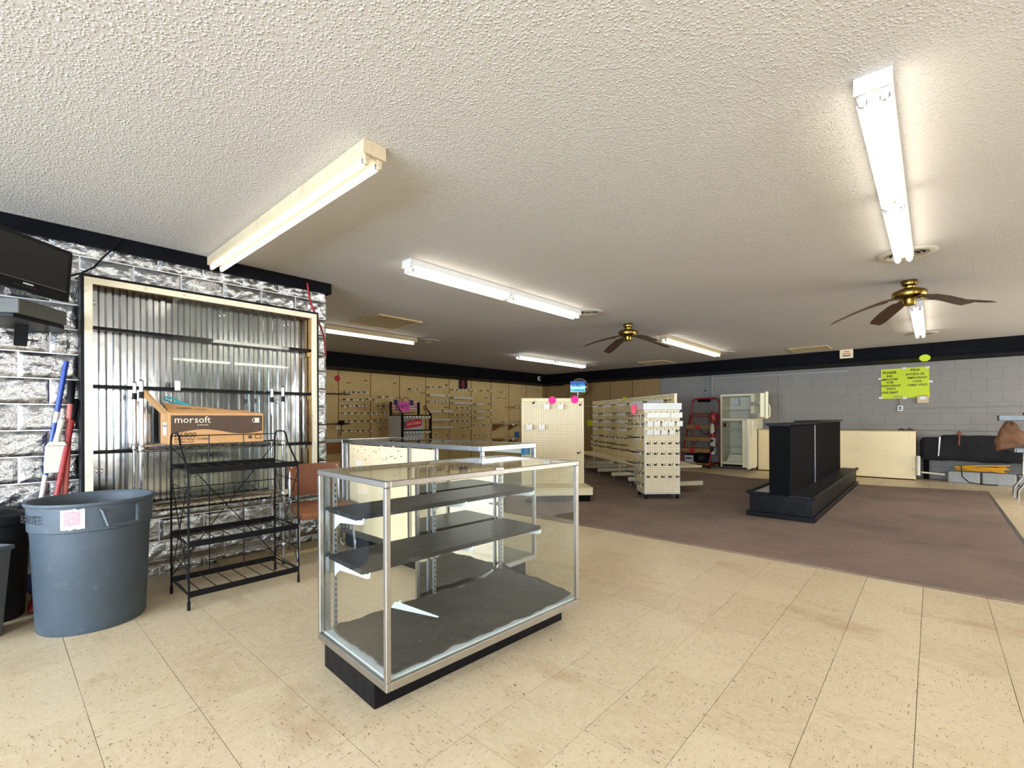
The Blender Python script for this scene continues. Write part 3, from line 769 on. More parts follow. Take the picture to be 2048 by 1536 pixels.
def wire_shelf(z):
    m = MB()
    for s in (-1, 1):
        m.tube([(s*px, -py, z), (s*px, py, z)], .0035, 6); m.tube([(s*px, -py, z-.032), (s*px, py, z-.032)], .003, 6)
        pts = []; k = 0; y = -py+.02
        while y < py-.01:
            pts.append((s*px, y, z-.002 if k % 2 else z-.030)); k += 1; y += .035
        m.tube(pts, .0025, 5)
        m.tube([(-px, s*py, z), (px, s*py, z)], .0035, 6); m.tube([(-px, s*py, z-.032), (px, s*py, z-.032)], .003, 6)
        m.tube([(-px+.02+.03*k, s*py, z-.002 if k % 2 else z-.03) for k in range(7)], .0025, 5)
    for k in range(9): m.tube([(-px+.022+k*.022, -py, z+.003), (-px+.022+k*.022, py, z+.003)], .002, 5)
    for y in (-.2, .2): m.tube([(-px, y, z-.002), (px, y, z-.002)], .003, 5)
    m.build('wire_shelf', 'chrome', t, smooth=True)
    for sx in (-1, 1):
        for sy in (-1, 1): MB().lathe([(.017, z-.036), (.0195, z-.03), (.0185, z+.004), (.016, z+.008)], 12, (sx*px, sy*py, 0)).build('corner_collar', 'chrome', t, smooth=True)
for z in (.985, .575, .165): wire_shelf(z)
# carton
CX, CY = -3.865, 1.105
t = thing('cardboard_carton', 'open brown cardboard carton of roll towels on the top wire shelf', 'box', (CX, CY, .9905))
hw, dp_, hh = .302, .235, .213
MB().box(-.004, -hw, 0, 0, hw, hh).build('front_panel', 'carton', t)
MB().box(-dp_, -hw, 0, -dp_+.004, hw, hh).build('back_panel', 'carton', t)
for y in (-hw, hw-.004): MB().box(-dp_+.004, y, 0, -.004, y+.004, hh).build('end_panel', 'carton', t)
MB().box(-dp_+.004, -hw+.004, 0, -.004, hw-.004, .004).build('bottom_panel', 'carton', t)
def flap(a, b, c, d): MB().quad(a, b, c, d, .004).build('flap', 'carton', t)
flap((0, -hw, hh), (0, hw, hh), (-.10, hw-.02, hh+.008), (-.105, -hw-.01, hh+.07))
flap((-.01, -hw, hh), (-dp_+.01, -hw, hh), (-dp_-.0, -hw-.11, hh+.13), (-.02, -hw-.125, hh+.155))
flap((-dp_, hw, hh), (-dp_, -hw, hh), (-dp_-.015, -hw+.1, hh+.03), (-dp_-.02, hw-.02, hh+.03))
# printed ink band with wavy lower edge
def fn(u, v):
    y = -hw+.008+u*(2*hw-.02); wave = .058+.022*math.sin((u-.15)*5.2)+.012*u
    return (.0012, y, hh-.012-(1-v)*(hh-.012-wave-.03) if v < 1 else hh-.012)
MB().grid(lambda u, v: (.0012, -hw+.012+u*(2*hw-.02), (hh-.014)*v+(1-v)*(.082+.018*math.sin((u-.1)*7.0))), 24, 1).build('printed_band', 'carton_ink', t)
rz = (PI/2, 0, PI/2)
text('lettering', 'mor', .066, 'cream_trim', t, (.0016, -hw+.03, hh-.046), rz)
text('lettering', 'soft', .066, 'cream_trim', t, (.0016, -hw+.148, hh-.046), rz)
text('lettering', 'by MORCON', .012, 'cream_trim', t, (.0016, -hw+.165, hh-.082), rz)
text('lettering', 'R6800', .05, 'carton_ink', t, (.0016, -hw+.03, .061), rz)
text('lettering', 'KRAFT ROLL TOWEL', .022, 'carton_ink', t, (.0016, -hw+.03, .032), rz)
text('lettering', '8 in. x 800 ft. / 6 rolls', .013, 'carton_ink', t, (.0016, -hw+.03, .014), rz)
text('lettering', 'R6800', .034, 'carton_ink', t, (-.03, -hw+.05, hh+.036), (math.radians(30), 0, PI/2))
text('lettering', '| ||| || |||', .022, 'carton_ink', t, (-.03, -hw+.16, hh+.03), (math.radians(30), 0, PI/2))
MB().tube([(.0014, hw-.062+.017*math.cos(a*PI/8), hh-.05+.017*math.sin(a*PI/8)) for a in range(16)], .0016, 4, closed=True).build('roll_mark', 'cream_trim', t)
MB().prism([(hw-.062, hh-.068), (hw-.03, hh-.068), (hw-.03, hh-.032), (hw-.062, hh-.032)], .0012, .0016, 'x').build('roll_mark', 'cream_trim', t)
MB().prism([(hw-.06, .022), (hw-.016, .022), (hw-.016, .055), (hw-.06, .055)], .0012, .0015, 'x').build('box_mark', 'carton_ink', t)
MB().prism([(hw-.055, .027), (hw-.021, .027), (hw-.021, .050), (hw-.055, .050)], .0014, .0018, 'x').build('box_mark', 'carton', t)
MB().lathe([(.014, 0), (.014, .0006)], 14).build('round_mark', 'carton_ink', t).matrix_basis = Matrix.Translation((.0012, hw-.095, .036)) @ Matrix.Rotation(PI/2, 4, 'Y')
MB().prism([(-.16, .06), (-.06, .06), (-.06, .15), (-.16, .15)], -hw-.0012, -hw-.0004, 'y').build('shipping_label', 'white_paper', t)
text('lettering', 'RE-ORDER', .02, 'ink_black', t, (-.155, -hw-.0014, .125), (PI/2, 0, 0))
t = thing('teal_brush', 'teal plastic handle sticking out of the open carton', 'brush', (-3.98, .90, 1.215), rot=(0, 0, 0))
MB().tube([(0, -.065+.0*k, .085) if k == 99 else (0, -.06+.03*math.cos(k*PI/6)*1.3, .083+.015*math.sin(k*PI/6)-.012*math.cos(k*PI/6)) for k in range(12)], .007, 6, closed=True).build('loop', 'teal', t, smooth=True)
MB().tube([(0, -.025, .075), (0, .05, .04), (.005, .11, -.01), (.005, .15, -.08)], [.010, .016, .014, .012], 8).build('handle', 'teal', t, smooth=True)

# ------------------------------------------------------------------ black wire snack rack in front
t = thing('wire_rack', 'black wire merchandise rack with three shelves standing in front of the wire shelving', 'rack', (-3.565, 1.13, 0))
fx_, bx_ = .205, -.205; ya, yb = -.335, .325; zt = 1.07
for y in (ya, yb):
    side = MB()
    side.tube([(bx_, y, .02), (bx_, y, 1.02), (bx_+.015, y, 1.055), (bx_+.05, y, 1.072), (bx_+.16, y, 1.072), (bx_+.2, y, 1.055), (bx_+.235, y, .99), (fx_-.03, y, .86), (fx_, y, .80), (fx_, y, .02)], .0062, 8)
    side.build('side_frame', 'black_wire', t, smooth=True)
    for z in (.10, .24, .40, .58, .72): MB().tube([(bx_, y, z+.02), (fx_, y, z)], .003, 5).build('rung', 'black_wire', t)
    MB().tube([(bx_, y, .80), (fx_, y, .12)], .003, 5).build('brace', 'black_wire', t); MB().tube([(bx_, y, .12), (fx_, y, .80)], .003, 5).build('brace', 'black_wire', t)
    for x in (bx_, fx_):
        MB().lathe([(.006, 0), (.0095, .006), (.0095, .05), (.006, .056)], 8, (x, y, 0)).build('foot_cap', 'black_plastic', t)
for z in (.845, .40, .095):
    for x in (fx_, bx_):
        MB().box(x-.004, ya, z-.018, x+.004, yb, z+.018).build('shelf_rail', 'black_wire', t)
    for k in range(7):
        y = ya+.06+k*(yb-ya-.12)/6
        MB().tube([(bx_, y, z+.012), (fx_, y, z+.012)], .0032, 5).build('shelf_wire', 'black_wire', t)
    for y in (ya, yb): MB().tube([(bx_, y, z), (fx_, y, z)], .005, 6).build('shelf_end', 'black_wire', t)
for z in (1.05, .70, .56): MB().tube([(bx_, ya, z), (bx_, yb, z)], .0035, 5).build('back_wire', 'black_wire', t)
for k in (1/3, 2/3): MB().tube([(bx_, ya+(yb-ya)*k, .08), (bx_, ya+(yb-ya)*k, 1.05)], .0035, 5).build('back_wire', 'black_wire', t)
MB().tube([(bx_, ya, .98), (bx_, yb, .12)], .0035, 5).build('back_brace', 'black_wire', t); MB().tube([(bx_, yb, .98), (bx_, ya, .12)], .0035, 5).build('back_brace', 'black_wire', t)

# ------------------------------------------------------------------ brown chair against the silver wall
t = thing('brown_chair', 'brown vinyl chair with metal legs against the silver wall', 'chair', (-3.86, 1.87, 0), math.radians(78))
def seat_fn(mbox, w, d, z, th, name, m, crown):
    def fn(u, v):
        x = (u-.5)*2; y = (v-.5)*2; e = (1-abs(x)**4)*(1-abs(y)**4)
        return (x*w/2*(1-.1*abs(y)**3), y*d/2, z+crown*e-(.03*max(0, -y)**4))
    mb = MB().grid(fn, 10, 10)
    mb.grid(lambda u, v: (lambda p: (p[0], p[1], p[2]-th))(fn(u, v)), 10, 10)
    n = 121
    ring = [i for i in range(11)]+[10+11*k for k in range(1, 11)]+[110+9-i for i in range(10)]+[11*(9-k) for k in range(9)]
    mb.f += [(ring[i], ring[(i+1) % len(ring)], ring[(i+1) % len(ring)]+n, ring[i]+n) for i in range(len(ring))]
    return mb.build(name, m, t, smooth=True)
seat_fn(None, .45, .42, .44, .05, 'seat', 'tan_vinyl', .02)
def back_fn(u, v):
    x = (u-.5)*.43; c = .03*(1-((u-.5)*2)**2)
    return (x, .235+c-.0*v, .49+.275*v)
mb = MB().grid(back_fn, 10, 6)
mb.grid(lambda u, v: (lambda p: (p[0], p[1]+.016, p[2]))(back_fn(u, v)), 10, 6)
ring = list(range(11))+[10+11*k for k in range(1, 7)]+[66+9-i for i in range(10)]+[11*(5-k) for k in range(5)]
mb.f += [(ring[i], ring[(i+1) % len(ring)], ring[(i+1) % len(ring)]+77, ring[i]+77) for i in range(len(ring))]
bp = mb.build('backrest', 'brown_vinyl', t, smooth=True)
for x in (-.19, .19):
    for z in (.515, .74): MB().lathe([(.006, 0), (.006, .002), (0, .004)], 8, cap1=False).build('stud', 'cream_metal', bp).matrix_basis = Matrix.Translation((x, .232+.008, z)) @ Matrix.Rotation(PI/2, 4, 'X')
for sx in (-1, 1):
    MB().tube([(sx*.205, .25, .74), (sx*.205, .235, .46), (sx*.205, .19, .40), (sx*.2, .1, .385)], .0115, 8).build('back_post', 'alu', t, smooth=True)
    MB().tube([(sx*.2, -.02, .395), (sx*.2, -.10, .385), (sx*.21, -.14, .34), (sx*.225, -.19, .005)], .0115, 8).build('leg', 'alu', t, smooth=True)
    MB().tube([(sx*.2, .02, .39), (sx*.2, .12, .36), (sx*.21, .15, .3), (sx*.22, .235, .005)], .0115, 8).build('leg', 'alu', t, smooth=True)
MB().bar((-.2, 0, .388), (.2, 0, .388), .02, .02).build('cross_bar', 'alu', t)

# ------------------------------------------------------------------ front display case
t = thing('display_case', 'empty aluminium-framed glass display case with black shelves nearest the camera', 'display case', (-1.541, .995, 0), math.radians(-3.2))
D, L, ZT_ = .63, 1.2, .92
MB().box(-.585, .012, 0, -.115, L-.012, .116).build('base', 'black_paint', t, bevel=.003)
MB().box(-D+.02, .02, .148, -.02, L-.02, .156).build('deck', 'deck_white', t)
fr = 'alu_bright'
def rail(name, q): return MB().box(*q).build(name, 'alu_bright', t, bevel=.0025)
for z0, z1 in ((.117, .150), (ZT_-.024, ZT_)):
    rail('frame_rail', (-.022, .022, z0, 0, L-.022, z1)); rail('frame_rail', (-D, .022, z0, -D+.022, L-.022, z1))
    rail('frame_rail', (-D, 0, z0, 0, .0215, z1)); rail('frame_rail', (-D, L-.0215, z0, 0, L, z1))
for x, y in ((-.022, 0), (-.022, L-.022), (-D, 0), (-D, L-.022)):
    rail('corner_post', (x, y, .151, x+.022, y+.022, ZT_-.025))
for y in (.024, L-.05):
    for k in range(2): MB().box(-D+.004+.02*k, y, .151, -D+.012+.02*k, y+.024, ZT_-.026).build('door_track', 'alu', t)
ys = (.052, L/2+.02, L-.068)
for y in ys:
    s_ = MB().box(-D+.048, y, .157, -D+.062, y+.016, ZT_-.026).build('slotted_standard', 'galv', t)
    sl = MB()
    for k in range(26): sl.box(-D+.0621, y+.005, .19+k*.026, -D+.0626, y+.011, .203+k*.026)
    sl.build('slots', 'ink_black', s_)
MB().box(-.013, .022, .150, -.008, L-.022, ZT_-.025).build('glass_pane', 'glass', t)
MB().box(-D+.03, .008, .150, -.022, .013, ZT_-.025).build('glass_pane', 'glass', t)
MB().box(-D+.03, L-.013, .150, -.022, L-.008, ZT_-.025).build('glass_pane', 'glass', t)
MB().box(-D+.023, .022, ZT_-.007, -.022, L-.022, ZT_-.002).build('glass_top', 'glass', t)
for z, x0, x1, y1 in ((.7435, -.590, -.305, 1.165), (.523, -.590, -.252, 1.165)):
    sh = MB().box(x0+.012, .03, z-.022, x1, y1, z).build('shelf', 'black_shelf', t, bevel=.002)
    for y in ys:
        yy = min(y+.002, y1-.03)
        MB().prism([(-D+.063, z-.024), (x1+.012, z-.024), (x1+.02, z-.012), (x1+.026, z-.012), (x1+.022, z-.036), (x1, z-.044), (-D+.12, z-.066), (-D+.09, z-.085), (-D+.063, z-.105)], yy, yy+.004, 'y').build('shelf_bracket', 'white_enamel', sh)
md = MB().box(-.606, .545, .160, -.602, 1.150, ZT_-.030).build('mirror_door', 'mirror', t)
for y in (.528, 1.150): MB().box(-.612, y, .158, -.596, y+.018, ZT_-.028).build('door_stile', 'alu', md)
MB().box(-.016, .585, ZT_-.0005, .004, .618, ZT_+.006).build('tape_scrap', 'white_paper', t)
# felt sheet crumpled on the deck
def felt(u, v):
    y = .03+v*(L-.06); x = -.60+u*.575
    edge = .022*noise.noise(Vector((y*4, 3, 0)))+.018*noise.noise(Vector((y*13, 3, 1)))
    x = x+(edge-.012)*(u**3)+(.02+.05*noise.noise(Vector((y*3, 9, 0))))*(1-u)**3
    ye = .022*noise.noise(Vector((x*9, 1, 5)))
    y += (.014+ye)*(1-v)**4
    curl = max(0, (v-.86)/.14)**2*(.02+.03*(1-u)*(1+noise.noise(Vector((x*9, 4, 4)))))+max(0, (.2-u)/.2)**2*.012*(1+noise.noise(Vector((y*8, 7, 1))))
    z = .1595+.009*(noise.noise(Vector((x*6, y*5, 0)))+.7)*min(1, (1-u)*7+.1)+.006*abs(noise.noise(Vector((x*17, y*15, 2))))+curl*(1+.08*noise.noise(Vector((x*8, y*8, 4))))
    y = min(y-.012*max(0, noise.noise(Vector((x*11, 2, 3))))*(v**4), L-.03); x = min(max(x, -.590), -.028)
    return (x, y, max(z, .1582))
fe = MB().grid(felt, 44, 80)
o = fe.build('felt_sheet', 'felt', smooth=True, world=False)
o.matrix_basis = t.matrix_basis if False else Matrix.Translation((-1.541, .995, 0)) @ Matrix.Rotation(math.radians(-3.2), 4, 'Z')
sm = o.modifiers.new('thick', 'SOLIDIFY'); sm.thickness = .0018; sm.offset = 1
tag(o, 'crumpled sheet of black felt lying in the nearest display case', 'cloth')
cs = Matrix.Translation((-1.541, .995, 0)) @ Matrix.Rotation(math.radians(-3.2), 4, 'Z')
o = MB().prism([(0, 0), (.285, .004), (.29, .010), (.04, .034), (.03, .05), (.018, .034), (.0, .032)], 0, .004, 'z').build('loose_bracket', 'white_enamel')
o.matrix_basis = cs @ Matrix.Translation((-.535, .335, .196)) @ Matrix.Rotation(math.radians(18), 4, 'Z') @ Matrix.Rotation(math.radians(35), 4, 'X')
tag(o, 'loose white shelf bracket lying on the black felt', 'bracket')

# ------------------------------------------------------------------ rear display case with cream sliding doors
t = thing('display_case', 'glass display case with cream sliding doors behind the nearest case', 'display case', (-4.06, 2.15, 0))
W2, D2, Z2 = 1.86, .56, .975
MB().box(.04, .02, 0, W2-.02, D2-.1, .115).build('base', 'black_paint', t, bevel=.003)
MB().box(.02, .02, .145, W2-.02, D2-.02, .153).build('deck', 'plinth_wood', t)
for z0, z1 in ((.116, .150), (Z2-.034, Z2)):
    for q in ((.022, 0, W2-.022, .022), (.022, D2-.022, W2-.022, D2)): MB().box(q[0], q[1], z0, q[2], q[3], z1).build('frame_rail', 'alu', t, bevel=.002)
    for x in (0, W2-.0215): MB().box(x, 0, z0, x+.0215, D2, z1).build('frame_rail', 'alu', t, bevel=.002)
for x in (0, W2-.024):
    for y in (0, D2-.024): MB().box(x, y, .151, x+.024, y+.024, Z2-.035).build('corner_post', 'alu', t, bevel=.002)
MB().box(.03, .024, .151, .05, .044, Z2-.035).build('slotted_standard', 'galv', t)
def door(x0, x1, y):
    d = MB().box(x0, y, .17, x1, y+.012, Z2-.045).build('sliding_door', 'cream_door', t)
    for a, b in ((x0-.012, x0+.006), (x1-.006, x1+.014)): MB().box(a, y-.004, .155, b, y+.016, Z2-.037).build('door_stile', 'alu', d)
    return d
d1 = door(.14, 1.035, .006)
door(.62, 1.345, .026)
sp = MB(); random.seed(3)
for k in range(34):
    x = random.uniform(.17, .95); z = random.uniform(.80, .915); s_ = random.uniform(.003, .009)
    sp.box(x, .0045, z, x+s_*1.6, .0056, z+s_)
o = sp.build('stains', 'rust_red', d1); o['kind'] = 'stuff'
MB().box(.25, .0048, .62, .36, .0056, .80).build('tape_mark', 'cream_trim', d1)
MB().box(W2-.012, .03, .151, W2-.007, D2-.03, Z2-.036).build('glass_pane', 'glass', t)
MB().box(.007, .03, .151, .012, D2-.03, Z2-.036).build('glass_pane', 'glass', t)
MB().box(.03, D2-.013, .151, W2-.03, D2-.008, Z2-.036).build('glass_pane', 'glass', t)
MB().box(.023, .023, Z2-.008, W2-.023, D2-.023, Z2-.003).build('glass_top', 'glass', t)
lm = MB().box(1.25, D2-.085, Z2-.075, W2-.07, D2-.035, Z2-.040).build('lamp_strip', 'white_enamel', t, bevel=.004)
MB().box(W2-.07, D2-.09, Z2-.085, W2-.035, D2-.03, Z2-.038).build('lamp_cap', 'blue_plastic', lm)
MB().box(1.0, .0, Z2+.0001, 1.012, .02, Z2+.001).build('tape_scrap', 'yellow_cord', t)
cdw = MB().tube([(-4.17+.05*math.cos(a), 2.2+.02*math.sin(a*.7), .16+.062*math.sin(a)+.006*a) for a in [k*.4 for k in range(26)]]+[(-4.1, 2.17, .12), (-4.02, 2.13, .08), (-3.98, 2.10, .06), (-3.93, 2.1, .036)], .006, 6).build('power_cord', 'cord_white', smooth=True)
tag(cdw, 'coiled white cord hanging beside the rear display case', 'cord')
rc = MB().tube([(-4.255, 1.932, 2.404), (-4.255, 1.946, 2.30), (-4.25, 1.965, 2.22), (-4.25, 2.003, 2.133), (-4.25, 2.065, 2.0), (-4.25, 2.095, 1.89), (-4.25, 2.10, 1.75)], .009, 7).build('red_cable', 'red_cable', smooth=True)
tag(rc, 'dark red cable hanging down the end of the silver wall', 'cable')
# ------------------------------------------------------------------ low black double-sided gondola
t = thing('black_gondola', 'low black two-sided shelf fixture with centre divider standing on the carpet', 'display fixture', (-1.295, 5.93, .012))
GL = 3.95
MB().box(-.345, .0, 0, .345, GL, .058).build('skirting', 'black_paint', t, bevel=.006)
MB().box(-.315, .03, .058, -.10, GL-.03, .262).box(.10, .03, .058, .315, GL-.03, .262).build('body', 'black_paint', t)
MB().box(-.10, .028, .058, .10, GL-.04, .262).build('centre_base', 'black_paint', t)
MB().box(-.30, .05, .2625, -.105, GL-.05, .266).build('left_deck', 'grey_paper', t)
MB().box(.105, .012, .2625, .33, GL-.012, .27).build('right_deck', 'black_shelf', t)
pr = [(0, 0), (.03, .004), (.036, .02), (.028, .036), (0, .04)]
MB().prism([(-.345, .255), (-.30, .255), (-.30, .292), (-.325, .296), (-.345, .285)], .01, GL-.01, 'y').build('edge_moulding', 'black_paint', t, bevel=.003)
MB().prism([(.345, .25), (.31, .25), (.31, .274), (.325, .283), (.345, .27)], .01, GL-.01, 'y').build('edge_moulding', 'black_paint', t, bevel=.003)
MB().box(-.335, .012, .25, -.102, .035, .286).build('edge_moulding', 'black_paint', t, bevel=.003)
MB().box(.305, .008, .25, .342, .05, .287).box(.305, GL-.05, .25, .342, GL-.008, .287).build('corner_cap', 'black_paint', t, bevel=.003)
for y0, y1, zt in ((.03, 1.50, 1.045), (1.515, GL-.13, 1.068)):
    p = MB().box(-.105, y0, .262, .105, y1, zt).build('divider', 'black_matte', t)
    MB().prism([(-.105, zt), (.105, zt), (.142, zt+.022), (.142, zt+.034), (-.142, zt+.034), (-.142, zt+.022)], y0-.035, y1+.035, 'y').build('cap', 'black_paint', p, bevel=.004)
MB().box(.1055, 1.488, .265, .112, 1.514, 1.04).build('seam_strip', 'alu', t)

# ------------------------------------------------------------------ peg hooks
def hook_mesh(L=.15, bend=.03, r=.0032):
    return MB().tube([(0, .012, 0), (0, -L*.8, -.006), (0, -L, bend*.45), (0, -L-.012, bend)], r, 4).box(-.014, -.004, -.012, .014, .0, .012).mesh('peg_hook', 'black_wire')
def tag_mesh(w_, h_, L=.15): return MB().box(-w_/2, -L-.016, -h_*.75, w_/2, -L-.0125, h_*.25).mesh('price_tag', 'tag_white')
HK = {k: hook_mesh(*v) for k, v in dict(long=(.17, .03, .0034), mid=(.12, .025, .0034), short=(.1, .03, .0042)).items()}
TG = {('long', 0): tag_mesh(.058, .045, .17), ('long', 1): tag_mesh(.042, .062, .17), ('mid', 0): tag_mesh(.06, .05, .12), ('mid', 1): tag_mesh(.042, .058, .12), ('short', 0): tag_mesh(.055, .045, .085), ('short', 2): tag_mesh(.085, .075, .085), ('long', 3): tag_mesh(.04, .062, .03)}
def hook(loc, rz, label, group, kind='mid', tg=0):
    o = put('peg_hook', HK[kind], None, loc, (0, 0, rz+random.uniform(-.09, .09)))
    tag(o, label, 'hook', group)
    if tg is not None: put('price_tag', TG[(kind, tg)], o)
    return o
PW = PI/2   # hooks on the back pegboard wall point towards +x
names = {'A': 'panel nearest the silver wall', 'B': 'panel left of the snack rack', 'C': 'panel behind the snack rack', 'D': 'panel right of the snack rack', 'E': 'panel under the dark poster', 'F': 'panel right of the dark poster', 'G': 'panel with small tan shelves'}
nth = ['first', 'second', 'third', 'fourth', 'fifth', 'sixth', 'seventh', 'eighth']
ordn = ['top', 'second', 'third', 'fourth', 'fifth', 'sixth', 'seventh', 'eighth']
TAGS = [('A', [(4.97, 1.71), (5.06, 1.71), (5.17, 1.72), (5.28, 1.72), (5.42, 1.73)]), ('A', [(4.96, 1.56), (5.01, 1.56), (5.12, 1.56), (5.22, 1.57), (5.32, 1.57), (5.51, 1.58)]), ('A', [(4.92, 1.42), (5.03, 1.43), (5.12, 1.43), (5.24, 1.43), (5.32, 1.43), (5.42, 1.44)]), ('A', [(4.92, 1.27), (5.07, 1.27), (5.22, 1.27), (5.37, 1.27), (5.53, 1.27)]), ('A', [(4.92, 1.1), (5.07, 1.1), (5.21, 1.1), (5.37, 1.1), (5.52, 1.1)]), ('A', [(4.92, 0.9), (5.07, 0.9), (5.15, 0.9), (5.27, 0.89), (5.4, 0.89), (5.53, 0.89)]), ('B', [(5.82, 1.64), (6.02, 1.65)]), ('B', [(5.65, 1.57)]), ('B', [(5.77, 1.43), (5.9, 1.43), (6.03, 1.43)]), ('B', [(5.66, 1.28), (5.76, 1.28), (5.87, 1.28), (5.99, 1.28)]), ('B', [(5.69, 1.12), (5.83, 1.12), (5.97, 1.12)]), ('B', [(5.82, 0.92), (5.97, 0.92)]), ('C', [(6.61, 1.85), (6.7, 1.85), (6.82, 1.86)]), ('D', [(7.18, 1.92), (7.32, 1.93), (7.53, 1.94)]), ('D', [(7.77, 2.0)]), ('D', [(7.14, 1.57), (7.23, 1.58), (7.33, 1.58), (7.43, 1.58), (7.55, 1.59), (7.68, 1.59), (7.79, 1.59)]), ('D', [(7.17, 0.75), (7.4, 0.74), (7.78, 0.73)]), ('D', [(7.74, 1.74)]), ('E', [(7.94, 1.89), (8.09, 1.89), (8.2, 1.9), (8.33, 1.91), (8.48, 1.91)]), ('E', [(8.11, 1.42), (8.28, 1.43), (8.45, 1.43)]), ('E', [(7.93, 1.25), (8.11, 1.25), (8.28, 1.25), (8.45, 1.25)]), ('E', [(7.93, 1.08), (8.11, 1.08), (8.28, 1.08), (8.45, 1.08)]), ('E', [(8.28, 0.9), (8.46, 0.9)]), ('F', [(8.63, 1.89), (8.97, 1.91), (9.25, 1.92)]), ('F', [(9.17, 1.72), (9.33, 1.73)]), ('F', [(9.28, 1.56)]), ('F', [(9.25, 1.38)]), ('F', [(9.25, 1.19)]), ('F', [(8.69, 0.97), (8.83, 0.97), (9.07, 0.97), (9.2, 0.97)]), ('F', [(8.72, 0.69), (8.85, 0.69), (8.97, 0.69), (9.1, 0.68)]), ('G', [(9.77, 1.9)]), ('G', [(9.85, 1.05)])]
cnt = {}
for k, pts in TAGS:
    i = cnt.get(k, 0); cnt[k] = i+1
    for q, (y, z) in enumerate(pts): hook((PX+.014, y, z+.02), PW, '%s tagged hook from left, %s row, peg %s' % (nth[q], ordn[i], names[k]), '%s row of hooks on the %s' % (ordn[i], names[k]), 'mid', random.choice((0, 0, 1)) if k in 'AB' else 0)
STRIPS = [('D', [(7.12, 7.63, 1.74), (7.12, 7.47, 1.34), (7.55, 7.84, 1.35), (7.16, 7.79, 1.14), (7.14, 7.84, 0.95)]), ('E', [(7.88, 8.55, 1.7), (7.88, 8.53, 1.57)]), ('F', [(8.67, 8.96, 1.55), (8.69, 8.97, 1.35), (8.67, 8.95, 1.18)])]
for k, rows in dict(STRIPS).items():
    for i, (y0, y1, z) in enumerate(rows):
        t = thing('price_strip', 'white strip of price tags on wire hooks, strip %s on the %s' % (ordn[i], names[k]), 'price strip', (PX+.014, (y0+y1)/2, z), PW, 'white price strips on the %s' % names[k])
        t['label'] = '%s strip of joined white tags down the %s' % (ordn[i], names[k])
        Ls = y1-y0
        MB().box(-Ls/2, -.145, -.03, Ls/2, -.141, .022).build('strip', 'tag_white', t)
        nn = max(2, int(Ls/.11))
        for q in range(nn): put('peg_hook', HK['mid'], t, (-Ls/2+Ls*(q+.5)/nn, 0, .012))
for (y, z, lb) in ((5.46, 2.0, 'bare wire hook near the top of the first full pegboard panel'), (5.05, 1.93, 'bare wire hook beside the red disc'), (6.2, 1.98, 'bare wire hook high on the panel left of the snack rack'),
        (6.98, 1.78, 'bare wire hook right above the pink HATS card'), (9.65, 1.74, 'bare wire hook over the small tan shelves'), (9.9, 1.74, 'bare wire hook at the right over the small tan shelves'),
        (7.72, 1.45, 'bare wire hook right of the snack rack middle'), (8.3, .72, 'bare wire hook low under the dark poster')):
    hook((PX+.014, y, z), PW, lb, 'bare hooks on the pegboard wall', 'mid', None)
# other things on the back wall
o = MB().lathe([(0, 0), (.062, 0), (.062, .004), (0, .004)], 24, cap0=False, cap1=False).build('red_disc', 'red_paper'); o.matrix_basis = Matrix.Translation((PX+.014, 4.82, 2.01)) @ Matrix.Rotation(PI/2, 4, 'Y')
tag(o, 'red paper disc near the top of the pegboard beside the silver wall', 'paper')
t = thing('poster', 'small dark red poster high on the pegboard wall', 'poster', (PX+.014, 8.33, 1.935), PW)
MB().box(-.16, -.004, 0, .16, 0, .30).build('print', 'poster', t)
f = MB()
for q in ((-.165, -.006, .165, .006), (-.165, .294, .165, .306), (-.165, .006, -.155, .294), (.155, .006, .165, .294)): f.box(q[0], -.006, q[1], q[2], -.001, q[3])
f.build('border', 'grey_paper', t)
for z, lb in ((1.68, 'upper black rail of short hooks beside the silver wall'), (1.06, 'lower black rail with hanging clip beside the silver wall')):
    t = thing('hook_rail', lb, 'rail', (PX+.014, 4.82, z), PW, 'black hook rails beside the silver wall')
    MB().tube([(-.32, -.09, 0), (.22, -.09, 0)], .011, 6).build('bar', 'black_wire', t)
    for x in (-.28, .18): MB().tube([(x, 0, .02), (x, -.09, 0)], .008, 6).build('arm', 'black_wire', t)
    for k in range(7): MB().tube([(-.29+k*.085, -.09, 0), (-.29+k*.085, -.13, .004), (-.29+k*.085, -.142, .032)], .004, 4).build('prong', 'black_wire', t)
    if z < 1.5:
        MB().box(-.03, -.16, -.02, .08, -.10, .07).build('clip', 'black_plastic', t, bevel=.01)
        MB().tube([(.02, -.13, -.02), (.0, -.13, -.2), (-.01, -.13, -.26)], .008, 5).build('strap', 'black_plastic', t)
        MB().quad((-.10, -.135, -.13), (-.02, -.135, -.10), (-.05, -.135, -.02), (-.13, -.135, -.05)).build('hang_tag', 'tag_white', t)
t = thing('wall_counter', 'white edged brown counter end between the silver wall and the rear case', 'counter', (-8.95, 4.75, 0))
MB().box(-.29, -.6, .70, .10, .22, .77).build('top', 'deck_white', t, bevel=.004)
MB().box(-.28, -.58, .47, .08, .2, .70).build('front_board', 'brown_board', t)
MB().box(-.28, -.58, 0, .04, .2, .47).build('lower_panel', 'peg_tan', t)
